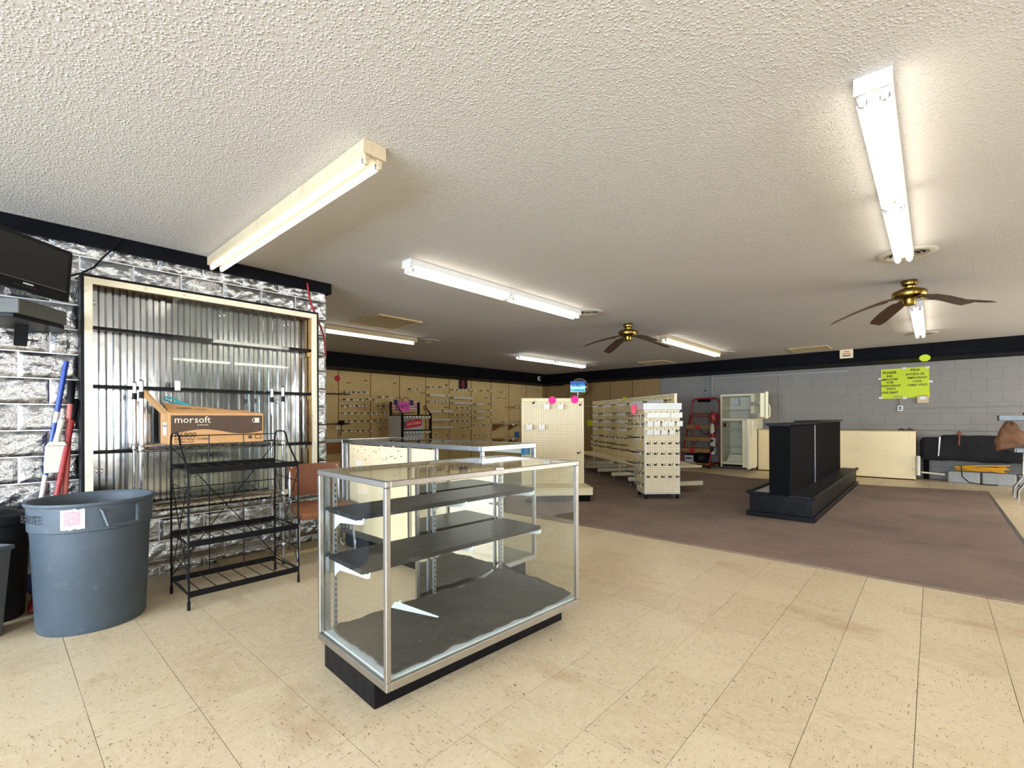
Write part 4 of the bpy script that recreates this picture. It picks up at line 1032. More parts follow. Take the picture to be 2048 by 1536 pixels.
for z, lb in ((1.0, 'upper small tan shelf tray on the pegboard at the far corner'), (.58, 'lower small tan shelf tray on the pegboard at the far corner')):
    t = thing('tray_shelf', lb, 'shelf', (PX+.014, 9.77, z), PW, 'tan tray shelves on the back wall')
    MB().box(-.33, -.42, .0, .33, 0, .018).build('board', 'tan_board', t)
    MB().box(-.33, -.425, -.012, .33, -.419, .05).build('lip', 'tan_board', t)
    for x in (-.33, .324): MB().prism([(0, .0), (-.40, .0), (-.40, -.02), (0, -.20)], x, x+.006, 'x').build('side_bracket', 'brown_board', t)
    MB().box(.02, -.43, -.045, .12, -.427, .01).build('price_tag', 'tag_white', t)
o = MB().box(-8.88, 9.96, .60, -8.78, 10.06, .78).build('blue_box', 'blue_plastic', bevel=.008); tag(o, 'small blue packet on the lower tan shelf tray', 'box')
for z, y0, lb in ((1.48, 10.0, 'upper wire shelf row at the far end of the pegboard'), (1.05, 10.2, 'middle wire shelf row at the far end of the pegboard'), (.60, 10.2, 'lower wire shelf row at the far end of the pegboard')):
    t = thing('wire_ledge', lb, 'shelf', (PX+.014, y0+.32, z), PW, 'wire shelf rows at the far end')
    MB().box(-.36, -.36, 0, .36, 0, .016).build('board', 'tan_board', t)
    for k in range(4): MB().box(-.3+k*.17, -.372, -.02, -.22+k*.17, -.362, .035).build('price_tag', 'tag_white', t)
    MB().tube([(-.36, -.37, .04), (.36, -.37, .04)], .006, 5).build('rail', 'black_wire', t)

# snack rack with HATS card
t = thing('snack_rack', 'black snack rack with bread shelves, flag bunting and a pink HATS card', 'rack', (-8.15, 5.86, 0), PI/2)
# local x = world y - 5.86, local -y = towards +x world
xa, xb = -.36, .345
for x in (xa, xb):
    MB().box(x-.02, -.26, 0, x+.02, -.22, 1.27).build('front_post', 'black_plastic', t)
    MB().box(x-.02+.03, .19, 0, x+.02+.03, .23, 1.52).build('rear_post', 'black_plastic', t)
    MB().tube([(x, -.24, 1.27), (x+.0, -.19, 1.30), (x+.0, -.12, 1.37), (x, -.06, 1.44), (x, -.02, 1.42), (x, -.03, 1.36), (x, -.08, 1.35)], .011, 6).build('scroll', 'black_plastic', t)
for z in (1.24, .93, .62, .30):
    MB().box(xa, -.26, z-.022, xb, .2, z).build('shelf', 'black_plastic', t)
    MB().box(xa+.02, -.266, z-.065, xb-.02, -.262, z-.024).build('price_rail', 'tag_white', t)
    for k in range(8): MB().box(xa+.05+k*.08, -.27, z-.06, xa+.07+k*.08, -.2665, z-.028).build('price_mark', 'ink_black', t)
MB().box(xa+.02, -.02, .15, xb-.02, -.015, 1.175).build('back_card', 'grey_paper', t)
MB().box(xa-.023, -.22, .2, xa-.0205, .2, 1.22).build('side_card', 'grey_paper', t)
b = MB().prism([(-.30, .0), (.10, .05), (.10, .175), (.03, .195), (-.30, .135)], -.268, -.264, 'y').build('logo_panel', 'red_paper', t); b.location = (0, 0, .965)
text('lettering', 'Little Debbie', .082, 'tag_white', t, (-.10, -.27, 1.065), (PI/2, math.radians(-7), 0), align='CENTER', sx=.8)
MB().prism([(-.0, .25), (.14, .30), (.12, .42), (.03, .46), (-.06, .36)], xa-.0255, xa-.0235, 'x').build('picture', 'rust_red', t)
MB().box(xa+.02, .235, 1.36, xb+.06, .24, 1.53).build('flag_bunting', 'flag', t)
for x in (-.20, .20): MB().box(x-.045, .229, 1.46, x+.055, .234, 1.56).build('star_field', 'navy', t)
for x in (-.12, .06): MB().tube([(x-.1, .23, 1.53), (x-.05, .23, 1.61), (x+.03, .23, 1.62), (x+.1, .23, 1.53)], .006, 5).build('wire_bow', 'black_wire', t)
MB().box(-.13, .222, 1.31, .14, .226, 1.53).build('pink_card', 'pink_sheet', t)
text('lettering', 'HATS!', .115, 'ink_black', t, (.005, .2205, 1.42), (PI/2, 0, 0), align='CENTER', sx=.8)
MB().tube([(xa+.05, .235, 1.26), (xb+.02, .235, 1.30)], .008, 5).build('cross_wire', 'black_wire', t)

# ------------------------------------------------------------------ cream endcap
t = thing('endcap_unit', 'cream pegboard endcap on a base shelf with two pink starbursts on top', 'display fixture', (-3.81, 5.18, .012), math.radians(47))
hwE = .478
MB().box(-hwE+.03, .02, 0, hwE-.03, .40, .085).build('kick_plate', 'black_matte', t)
MB().prism([(-hwE, .05), (-hwE+.05, .0), (hwE-.0, .0), (hwE, .03), (hwE, .44), (-hwE, .44)], .087, .175, 'z').build('base_fascia', 'cream_metal', t, bevel=.004)
MB().prism([(-hwE-.005, .05), (-hwE+.05, -.008), (hwE, -.008), (hwE+.006, .03), (hwE+.006, .44), (-hwE-.005, .44)], .176, .192, 'z').build('base_shelf', 'cream_metal', t, bevel=.003)
MB().box(-hwE+.045, .425, .194, hwE-.045, .437, 1.385).build('pegboard', 'peg_cream', t)
MB().box(-hwE+.035, .415, 1.386, hwE-.035, .445, 1.44).build('top_rail', 'cream_metal', t, bevel=.003)
for s in (-1, 1):
    x = s*(hwE-.032)
    p = MB().box(x-.013, .43, .194, x+.013, .475, 1.44).build('slotted_upright', 'cream_metal', t)
    q = MB()
    for k in range(40): q.box(x+s*.0131-.0004, .438, .22+k*.03, x+s*.0131+.0004, .45, .237+k*.03)
    q.build('slots', 'ink_black', p)
EM = t.matrix_basis.copy()
def on_endcap(x, y, z): return tuple(EM @ Vector((x, y, z)))
for k, (x, z, kd, tg, lb) in enumerate(((-.29, 1.37, 'short', None, 'bare hook at the top left of the cream endcap'), (-.10, 1.335, 'short', 2, 'hook with white card left of the first pink starburst'), (.10, 1.335, 'short', 2, 'hook with white card between the pink starbursts'), (.40, 1.34, 'short', None, 'bare hook at the top right of the cream endcap'),
        (-.355, 1.04, 'short', 2, 'hook with white card in the left middle of the cream endcap'), (-.17, 1.04, 'short', 2, 'second hook with white card in the left middle of the cream endcap'), (.37, .64, 'short', None, 'bare hook low on the right of the cream endcap'))):
    hook(on_endcap(x, .424, z), math.radians(47), lb, 'hooks on the cream endcap', kd, tg)
def starburst(name, n, r0, r1, m, loc, rz, label, rx=PI/2, sx=1):
    pts = []
    for k in range(2*n):
        r = r0 if k % 2 else r1
        pts.append((r*math.cos(k*PI/n)*sx, r*math.sin(k*PI/n)))
    o = MB().prism(pts, -.0012, .0012, 'z').build(name, m)
    o.matrix_basis = Matrix.Translation(loc) @ Matrix.Rotation(rz, 4, 'Z') @ Matrix.Rotation(rx, 4, 'X')
    tag(o, label, 'paper'); return o
starburst('starburst', 14, .05, .062, 'hot_pink', on_endcap(-.012, .41, 1.41), math.radians(47), 'left hot pink starburst on the top rail of the cream endcap')
starburst('starburst', 14, .05, .062, 'hot_pink', on_endcap(.32, .41, 1.42), math.radians(47), 'right hot pink starburst on the top rail of the cream endcap')
t = thing('beach_sign', 'blue beach picture sign on a stick above the cream endcap', 'sign', on_endcap(.37, .43, 1.44), math.radians(47))
MB().tube([(0, 0, 0), (0, 0, .1)], .005, 6).build('stick', 'white_plastic', t)
p = MB().box(-.11, -.003, 0, .11, .003, .16).build('board', 'beach', t); p.location = (0, 0, .088)
for s_, x, z in (('NO SHIRT', -.09, .115), ('NO SHOES', -.08, .083), ('NO PROBLEM', -.06, .025)): text('lettering', s_, .03, 'ink_black', p, (x, -.0036, z), (PI/2, 0, 0), sx=.85)
for k in range(4):
    o = MB().tube([(0, 0, 0), (.02, -.03, .05), (.04, -.02, .075)], .004, 5).build('wire_clip', 'chrome'); o.location = on_endcap(.16+k*.085, .44, 1.44); o.rotation_euler = (0, 0, k*1.2)
    tag(o, '%s small white wire clip from left on top of the cream endcap' % nth[k], 'clip', 'wire clips on the cream endcap')
t = thing('convex_mirror', 'round convex security mirror in front of the black soffit corner', 'mirror', (-7.22, 10.80, 2.03), math.radians(30))
MB().add(*(lambda pr, n: ([(r*math.cos(2*PI*k/n), z, r*math.sin(2*PI*k/n)) for r, z in pr for k in range(n)], [(i*n+k, i*n+(k+1) % n, (i+1)*n+(k+1) % n, (i+1)*n+k) for i in range(len(pr)-1) for k in range(n)]))([(.215, 0), (.20, -.02), (.16, -.045), (.1, -.066), (.04, -.074), (.001, -.075)], 32)).build('dome', 'mirror', t, smooth=True)
MB().tube([(.217*math.cos(k*PI/16), .0, .217*math.sin(k*PI/16)) for k in range(32)], .009, 6, closed=True).build('rim', 'tan_board', t, smooth=True)
MB().tube([(0, .01, .20), (0, .05, .24), (0, .16, .25)], .008, 6).build('bracket', 'steel', t)
t = thing('dome_camera', 'small white dome security camera on the black soffit', 'camera', (-8.485, 10.6, 2.31))
MB().add(*(lambda pr, n: ([(z, r*math.cos(2*PI*k/n), r*math.sin(2*PI*k/n)) for r, z in pr for k in range(n)], [(i*n+k, i*n+(k+1) % n, (i+1)*n+(k+1) % n, (i+1)*n+k) for i in range(len(pr)-1) for k in range(n)]))([(.066, 0), (.066, .025), (.058, .04), (.044, .042)], 24)).build('base', 'white_plastic', t, smooth=True)
MB().add(*(lambda pr, n: ([(z, r*math.cos(2*PI*k/n), r*math.sin(2*PI*k/n)) for r, z in pr for k in range(n)], [(i*n+k, i*n+(k+1) % n, (i+1)*n+(k+1) % n, (i+1)*n+k) for i in range(len(pr)-1) for k in range(n)]))([(.044, .042), (.036, .066), (.018, .08), (.001, .083)], 20)).build('lens_dome', 'vent_dark', t, smooth=True)

# ------------------------------------------------------------------ cream gondola run
RA = math.atan2(-2.02, 2.68); RL = 3.49
t = thing('gondola_run', 'long cream pegboard gondola full of hooks and tags, base shelf missing its kick plate', 'display fixture', (-5.77, 9.21, .012), RA)
RM = t.matrix_basis.copy(); ZR = 1.525; pw = RL/5
for k in range(6):
    x = k*pw
    MB().box(x-.014, -.022, .0, x+.014, .022, ZR-.01).build('upright', 'cream_metal', t)
    for s in (-1, 1):
        MB().box(x-.018, min(0, s*.46), .09, x+.018, max(0, s*.46), .155).build('foot_arm', 'cream_metal', t)
        MB().lathe([(.014, 0), (.014, .09)], 8, (x, s*.42, 0)).build('leveller', 'steel', t)
MB().box(-.02, -.026, ZR-.03, RL+.02, .026, ZR).build('top_cap', 'cream_metal', t, bevel=.003)
for k in range(5):
    for s in (-1, 1):
        a = k*pw+.017; b = (k+1)*pw-.017
        o = put('pegboard', MB().box(0, 0, 0, b-a, .006, ZR-.035-.40).mesh('pegboard', 'peg_run'), t, (a, -.020 if s < 0 else .014, .40))
        MB().box(k*pw+.002, -.46 if s < 0 else .0205, .365, (k+1)*pw-.002, -.0205 if s < 0 else .46, .395).build('base_shelf', 'cream_metal', t, bevel=.002)
def on_run(x, y, z): return tuple(RM @ Vector((x, y, z)))
random.seed(11)
zrow = [1.41, 1.23, 1.09, .93, .76, .63, .54]
pn = ['far left bay', 'second bay', 'middle bay']
for p in range(3):
    for r_ in range(4):
        z = zrow[r_]; Lr = pw*random.uniform(.55, .72) if p else pw*.5
        xc = p*pw+(.42 if p == 0 else random.uniform(.36, .42))
        s_ = thing('price_strip', 'white run of hook tags, %s row, %s of the cream gondola' % (ordn[r_], pn[p]), 'price strip', on_run(xc, -.021, z), RA, 'white tag runs on the cream gondola')
        for q in range(5):
            h0, h1 = random.uniform(.015, .03), random.uniform(-.045, -.03)
            MB().box(-Lr/2+Lr*q/5+.004, -.106, h1, -Lr/2+Lr*(q+1)/5-.004, -.103, h0).build('price_tag', 'tag_white', s_)
            put('peg_hook', HK['mid'], s_, (-Lr/2+Lr*(q+.5)/5, 0, .012))
for p in range(3):
    for r_, z in enumerate(zrow):
        if r_ < 4: continue
        nn = (5, 5, 5, 4, 5, 6, 6)[r_]
        for q in range(nn):
            x = p*pw+(.25 if p == 0 else .16)+(pw-(.29 if p == 0 else .2))*q/(nn-1)
            tgk = None if (r_ == 6 and p > 0) or (r_ == 5 and p > 0) or (random.random() < .12) else random.choice((0, 0, 1))
            if p == 2 and r_ in (4, 5, 6) and q > 3: continue
            hook(on_run(x, -.021, z+random.uniform(-.012, .012)), RA, '%s %s hook from left, %s row, %s of the cream gondola' % (nth[q], 'bare' if tgk is None else 'tagged', ordn[r_], pn[p]),
                 '%s row of hooks in the %s of the gondola' % (ordn[r_], pn[p]), 'long' if r_ in (1, 2, 3) else 'mid', tgk)
for p, lb in ((3, 'white tag strip at the top of the fourth gondola bay'), (4, 'white tag strip at the top of the nearest gondola bay')):
    s_ = thing('price_strip', lb, 'price strip', on_run((p+.5)*pw, -.021, 1.41), RA)
    MB().box(-.26, -.135, -.05, .26, -.131, .03).build('strip', 'tag_white', s_)
    for q in range(5): put('peg_hook', HK['mid'], s_, (-.24+q*.12, 0, .02))
o = MB().box(-.06, -.004, 0, .06, 0, .055).build('yellow_note', 'lime'); o.matrix_basis = Matrix.Translation(on_run(2.45*pw, -.03, ZR-.03)) @ Matrix.Rotation(RA, 4, 'Z'); tag(o, 'small yellow note clipped to the top edge of the cream gondola', 'paper')

# ------------------------------------------------------------------ white four-sided tower on casters
TA = math.radians(43.3)
t = thing('peg_tower', 'white pegboard tower on casters with a white header, in front of the gondola', 'display fixture', (-3.035, 6.166, .012), TA)
TM = t.matrix_basis.copy(); TW, TD, TZ = .506, .382, 1.27
for x, y in ((.03, .03), (TW-.03, .03), (.03, TD-.03), (TW-.03, TD-.03)):
    c = MB().add(*(lambda n: ([(x+sx*.012, y+.034*math.cos(2*PI*k/n), .034+.034*math.sin(2*PI*k/n)) for sx in (-1, 1) for k in range(n)], [tuple(range(n)), tuple(range(n, 2*n))[::-1]]+[(k, (k+1) % n, n+(k+1) % n, n+k) for k in range(n)]))(14)).build('caster', 'black_plastic', t)
    MB().box(x-.018, y-.014, .05, x+.018, y+.014, .078).build('caster_fork', 'steel', c)
MB().box(0, 0, .07, TW, TD, .085).build('bottom_board', 'white_enamel', t)
for x in (0, TW-.012):
    for y in (0, TD-.012): MB().box(x, y, .085, x+.012, y+.012, TZ).build('corner_trim', 'white_enamel', t)
MB().box(.0125, .002, .087, TW-.0125, .008, TZ).build('pegboard', 'peg_cream', t)
MB().box(.0125, TD-.008, .087, TW-.0125, TD-.002, TZ).build('pegboard', 'peg_cream', t)
for x, rz_ in ((.008, PI/2), (TW-.002, PI/2)):
    put('pegboard', MB().box(.0125, 0, .087, TD-.0125, .006, TZ).mesh('pegboard', 'peg_run'), t, (x, 0, 0), (0, 0, rz_))
for q in ((-.02, -.02, TW+.02, -.012), (-.02, TD+.012, TW+.02, TD+.02), (-.02, -.0115, -.012, TD+.0115), (TW+.012, -.0115, TW+.02, TD+.0115)):
    MB().box(q[0], q[1], TZ-.008, q[2], q[3], TZ+.085).build('header_board', 'white_enamel', t)
MB().box(.0, .0, TZ, TW, TD, TZ+.01).build('top_board', 'white_enamel', t)
def on_tower(x, y, z): return tuple(TM @ Vector((x, y, z)))
for r_, (z, nn, kd, tg) in enumerate(((1.205, 6, 'short', 2), (1.085, 5, 'short', 2), (.965, 5, 'short', 2), (.785, 5, 'short', None), (.64, 5, 'short', None), (.485, 5, 'short', None), (.315, 5, 'short', None))):
    for q in range(nn):
        x = .045+(TW-.09)*q/(nn-1)
        tg2 = tg if not (r_ == 2 and q == 4) else None
        hook(on_tower(x, .002, z), TA, '%s %s hook from left, %s row, front of the white tower' % (nth[q], 'white-carded' if tg2 is not None else 'bare', ordn[r_]), '%s row of hooks on the front of the white tower' % ordn[r_], kd, tg2)
for r_, (z, nn, tg) in enumerate(((1.18, 3, 3), (1.06, 2, 3), (.87, 4, 3), (.66, 4, 3), (.50, 4, 3), (.36, 3, 3), (.20, 4, 3))):
    for q in range(nn):
        hook(on_tower(.002, .05+(TD-.1)*q/max(1, nn-1), z), TA-PI/2, '%s long tagged hook from the corner, %s row, left side of white tower' % (nth[nn-1-q] if False else nth[q], ordn[r_]), '%s row of hooks on the left side of the white tower' % ordn[r_], 'long', tg)
o = MB().prism([(0, 0), (.06, .0), (.075, .02), (.08, .13), (.0, .14)], -.002, 0, 'y').build('pink_sheet', 'salmon_sheet'); o.matrix_basis = Matrix.Translation(on_tower(-.022, TD*.75, TZ-.06)) @ Matrix.Rotation(TA, 4, 'Z') @ Matrix.Translation((-.085, 0, 0)); tag(o, 'pink paper tab at the left end of the white tower header', 'paper')

# ------------------------------------------------------------------ red rolling ladder
t = thing('rolling_ladder', 'red steel rolling step ladder with wooden treads by the grey wall', 'ladder', (-4.13, 11.3, 0))
hw = .33
MB().tube([(-hw, .34, .06), (-hw, .34, 1.5), (-hw+.03, .34, 1.58), (-hw+.1, .34, 1.625), (hw-.1, .34, 1.625), (hw-.03, .34, 1.58), (hw, .34, 1.5), (hw, .34, .06)], .02, 8).build('rear_hoop', 'red_steel', t, smooth=True)
for s in (-1, 1):
    MB().tube([(s*hw, -.42, .05), (s*hw, .16, 1.02), (s*hw, .28, 1.24)], .019, 8).build('stringer', 'red_steel', t, smooth=True)
    MB().tube([(s*hw, -.42, .08), (s*hw, .34, .08)], .017, 8).build('base_rail', 'red_steel', t, smooth=True)
    for y in (-.40, .33):
        MB().add(*(lambda n: ([(s*hw+sx*.014, y+.035*math.cos(2*PI*k/n), .035+.035*math.sin(2*PI*k/n)) for sx in (-1, 1) for k in range(n)], [tuple(range(n)), tuple(range(n, 2*n))[::-1]]+[(k, (k+1) % n, n+(k+1) % n, n+k) for k in range(n)]))(12)).build('wheel', 'black_plastic', t)
for z, y in ((.43, -.22), (.69, -.05), (.97, .10)):
    p = MB().box(-hw, y-.11, z-.02, hw, y+.11, z+.012).build('tread', 'tread_wood', t, bevel=.004)
    MB().box(-hw, y-.118, z-.075, hw, y-.111, z+.012).build('tread_edge', 'tread_wood', p)
    if z != .69: MB().box(-.13, y-.1195, z-.075, -.01, y-.1185, z+.012).build('red_mark', 'red_paper', p)
MB().box(-hw, -.35, .085, hw, .2, .105).build('base_board', 'tread_wood', t)
tr = MB()
for z in (1.19, 1.26): tr.tube([(-hw, .28, z), (hw, .28, z)], .008, 6)
tr.build('top_rail', 'red_steel', t)
MB().tube([(-hw+.04+k*.05, .28, 1.25 if k % 2 else 1.2) for k in range(13)], .006, 5).build('lattice', 'red_steel', t)
for a, b in (((-hw*.6, .33, .93), (0, .33, .74)), ((hw*.8, .33, .93), (0, .33, .74)), ((-hw*.4, .33, .67), (-hw*.9, .33, .48)), ((hw*.4, .33, .67), (hw*.9, .33, .48))): MB().tube([a, b], .011, 6).build('brace', 'red_steel', t)
o = MB().box(-.18, -.04, 0, .12, .04, .06).build('strap_pad', 'black_matte', bevel=.015); o.location = (-4.13, 11.635, 1.545); tag(o, 'dark strap looped over the top of the red ladder', 'strap')
t = thing('patched_bag', 'black and white patched bag with red top hanging on the right of the ladder', 'bag', (-3.755, 11.05, .32))
MB().lathe([(.045, 0), (.06, .05), (.055, .3), (.06, .55), (.04, .72), (.02, .76)], 14).build('sack', 'patched', t, smooth=True)
MB().lathe([(.05, .72), (.07, .8), (.066, .9), (.03, .97), (.01, .98)], 12).build('top', 'red_steel', t, smooth=True)
MB().lathe([(.064, .38), (.07, .40), (.07, .46), (.064, .48)], 14).build('band', 'red_steel', t, smooth=True)
t = thing('radio_box', 'black box with a white label at the foot of the red ladder', 'box', (-4.28, 11.12, .1055))
MB().box(-.12, -.11, 0, .12, .11, .20).build('case', 'black_plastic', t, bevel=.006)
MB().box(-.11, -.1125, .03, .09, -.1105, .17).build('label_plate', 'grey_paper', t)
text('lettering', 'AC RADIO', .05, 'ink_black', t, (-.1, -.114, .12), (PI/2, 0, 0), sx=.7) if False else MB().box(-.09, -.1140, .085, .06, -.1126, .12).build('label_print', 'ink_black', t)
t = thing('speaker_box', 'black box with a round dial at the foot of the red ladder', 'box', (-3.99, 11.12, .1055))
MB().box(-.12, -.11, 0, .12, .11, .23).build('case', 'black_plastic', t, bevel=.006)
MB().tube([(.055*math.cos(k*PI/10), -.114, .13+.055*math.sin(k*PI/10)) for k in range(20)], .006, 5, closed=True).build('dial_ring', 'steel', t)
MB().tube([(0, -.111, .13), (0, -.118, .13)], .02, 10).build('dial', 'steel', t)
for k in range(3):
    o = MB().tube([(-.2, 0, 0), (.2, .03, 0)], .012, 6).build('rod', 'white_plastic'); o.location = (-4.36+k*.02, 10.97-.03*k, .118); o.rotation_euler = (0, 0, .1*k)
    tag(o, '%s white plastic rod from the ladder front on its foot board' % nth[2-k], 'rod', 'white rods on the ladder foot board')

# ------------------------------------------------------------------ fridge with both doors open
t = thing('refrigerator', 'old cream two-door refrigerator standing open and empty against the grey wall', 'refrigerator', (-3.275, 11.21, 0))
w2 = .365; FH = 1.69
MB().box(-w2, 0, .03, -w2+.035, .64, FH).box(w2-.035, 0, .03, w2, .64, FH).box(-w2+.035, 0, FH-.05, w2-.035, .64, FH).box(-w2+.035, 0, 1.085, w2-.035, .64, 1.14).box(-w2+.035, 0, .1, w2-.035, .64, .155).box(-w2+.035, .60, .155, w2-.035, .64, FH-.05).build('cabinet', 'fridge_white', t, bevel=.004)
MB().box(-w2+.036, .585, .156, w2-.036, .599, 1.084).box(-w2+.036, .585, 1.141, w2-.036, .599, FH-.051).build('liner', 'fridge_inner', t)
MB().box(-w2+.05, .02, .035, w2-.05, .05, .098).build('toe_grille', 'vent_dark', t)
MB().box(-w2+.03, -.01, .02, w2-.02, .02, .05).build('toe_bar', 'steel', t, bevel=.004)
for z in (1.335, .89, .48): MB().box(-w2+.037, .08, z, w2-.037, .58, z+.012).build('shelf', 'glass' if z < .5 else 'white_enamel', t)
MB().prism([(-.26, 0), (.3, 0), (.3, .16), (-.2, .16)], .1, .5, 'y').build('crisper_drawer', 'fridge_inner', t).location = (0, 0, .158)
MB().box(-.25, .45, 1.45, -.1, .584, 1.6).build('ice_maker', 'white_enamel', t, bevel=.006)
MB().box(-w2+.036, .06, .95, -w2+.06, .2, 1.03).build('control_box', 'rust_red', t)
for k in range(2): MB().lathe([(.018, 0), (.022, .03), (.012, .06)], 10, (-.1+k*.1, .45, 1.02)).build('knob', 'white_plastic', t)
def fdoor(z0, z1, ang, hz0, hz1, shelves, scoop):
    e = bpy.data.objects.new('door', None)
    def T_(x, y, z):
        # door local: x from hinge (0) along width to W, y thickness outward ; opening angle about the right front edge
        c, s_ = math.cos(ang), math.sin(ang)
        X, Y = -x*c-y*s_, -x*s_+y*c
        return (w2+X-.01, -.012+Y, z)
    def box(mb, x0, y0, za, x1, y1, zb):
        vs = [T_(x, y, z) for z in (za, zb) for x, y in ((x0, y0), (x1, y0), (x1, y1), (x0, y1))]
        mb.add(vs, [(0, 3, 2, 1), (4, 5, 6, 7), (0, 1, 5, 4), (1, 2, 6, 5), (2, 3, 7, 6), (3, 0, 4, 7)])
    m = MB(); box(m, 0.0, -.055, z0, .72, 0, z1); d = m.build('door', 'fridge_white', t, bevel=.006)
    m = MB(); box(m, .03, 0.001, z0+.03, .69, .015, z1-.03); box(m, .03, .015, z0+.03, .055, .09, z1-.03); box(m, .665, .015, z0+.03, .69, .09, z1-.03); m.build('door_liner', 'fridge_white', d, bevel=.003)
    for z in shelves:
        m = MB(); box(m, .056, .016, z, .664, .10, z+.012); box(m, .056, .09, z+.012, .664, .10, z+.075); m.build('door_shelf', 'white_plastic', d)
    hp = []
    for x, y, z in ((.66, -.055, hz0), (.665, -.095, hz0+.02), (.67, -.10, (hz0*1+hz1)/2), (.66, -.095, hz1-.06), (.60, -.06, hz1)): hp.append(T_(x, y, z))
    MB().tube(hp, .013, 6).build('handle', 'fridge_white', d, smooth=True)
    m = MB(); box(m, -.0, -.008, z0-.0, .03, .0, z0+.02); m.build('hinge', 'steel', d)
fdoor(1.135, FH, math.radians(121), 1.16, 1.46, (1.17, 1.42), 0)
fdoor(.085, 1.125, math.radians(93), 1.08, .80, (.22, .45, .72), 1)

# ------------------------------------------------------------------ boxed-in bait tank with cream panels
t = thing('tank_cabinet', 'low cream panelled tank enclosure along the grey wall behind the black gondola', 'cabinet', (-1.55, 11.24, 0))
for a, b in ((-1.31, -.25), (-.245, 1.31)):
    MB().box(a, 0, .02, b, .018, .888).build('front_panel', 'cream_panel', t, bevel=.006)
MB().box(-1.30, .019, .02, 1.29, .6, .86).build('core', 'brown_board', t)
MB().box(-1.32, .0, .889, 1.33, .62, .905).build('top_board', 'tan_board', t, bevel=.003)
MB().box(1.292, .019, .0, 1.315, .6, .885).build('end_board', 'brown_board', t)
for x, z in ((.45, .84), (1.22, .83), (.45, .52), (1.27, .2)): MB().lathe([(.007, 0), (.007, .002)], 8).build('screw', 'ink_black', t).matrix_basis = Matrix.Translation((x, -.0005, z)) @ Matrix.Rotation(PI/2, 4, 'X')
for x in (1.1, 1.22):
    MB().tube([(x-.04, .2, .907), (x, .22, .935), (x+.05, .25, .91)], .014, 6).build('black_hose', 'black_plastic', t)
MB().tube([(1.345, -.02, .10), (1.345, -.02, .45)], .03, 10).build('pvc_elbow', 'pvc', t, smooth=True)
t = thing('fleece_tank', 'long bait tank wrapped in ragged black insulation beside the cream panels', 'tank', (.66, 11.58, 0))
def blob(u, v):
    x = -.84+u*2.3; a = v*2*PI
    ex = .9; cy = math.copysign(abs(math.cos(a))**.45, math.cos(a)); cz = math.copysign(abs(math.sin(a))**.45, math.sin(a))
    e = min(1, (min(u, 1-u)/.02)**.5) if 0 < u < 1 else 0
    n_ = noise.noise(Vector((x*4, a*1.5, 1)))*.02+noise.noise(Vector((x*17, a*5, 4)))*.012
    top = .05*min(1, max(0, (x+.58)/.05)) if cz > .3 else 0
    return (x+(.02*noise.noise(Vector((a*6, 1, 7)))), (.27+n_)*cy*(.6+.4*e), .575+top*.9+(.205+n_)*cz*(.7+.3*e))
m = MB().grid(blob, 70, 28); m.f += [tuple(71*j for j in range(28)), tuple(71*j+70 for j in range(28))[::-1]]
m.build('insulation', 'foam', t, smooth=True)
MB().box(-.80, .1, .0, -.72, .25, .42).box(1.3, .1, .0, 1.38, .25, .42).build('support', 'black_matte', t)
MB().quad((-.60, -.302, .46), (-.585, -.302, .46), (-.56, -.296, .80), (-.585, -.296, .80), .004).build('tape_strip', 'white_paper', t)
MB().tube([(-.33, -.30, .66), (-.32, -.30, .92)], .013, 6).build('valve_pipe', 'rust_red', t); MB().box(-.36, -.31, .86, -.29, -.28, .89).build('valve_handle', 'rust_red', t)
for k in range(3):
    o = MB().box(-.2, -.1, 0, .2, .1, .195).build('concrete_block', 'grey_block_old', bevel=.012)
    o.location = (.39+k*.43, 11.40, 0); o.rotation_euler = (0, 0, -.02*k)
    tag(o, ('grey concrete block nearest the cream panels under the black tank', 'middle grey concrete block under the black tank', 'rightmost grey concrete block under the black tank')[k], 'block', 'concrete blocks under the black tank')
yc = []
for k in range(90):
    a = k*.42; yc.append((.62+(.30+.05*math.sin(k*.37))*math.cos(a), 11.38+(.07+.02*math.sin(k*.9))*math.sin(a), .203+.0009*k+.05*max(0, math.sin(k*.23))))
o = MB().tube(yc, .0075, 5).build('extension_cord', 'yellow_cord', smooth=True); tag(o, 'yellow extension cord bunched on top of the concrete blocks', 'cord')
o = MB().tube([(-.165, 11.32, .15), (.15, 11.33, .13)], .016, 8).build('pvc_pipe', 'pvc', smooth=True); tag(o, 'white plastic pipe running from the cream panels to the blocks', 'pipe')
o = MB().tube([(.36, 11.28, .30), (.37, 11.26, .12), (.45, 11.22, .03), (.6, 11.2, .012), (.8, 11.22, .01)], .008, 6).build('black_hose', 'black_plastic', smooth=True); tag(o, 'thin black hose drooping over the concrete blocks', 'hose')

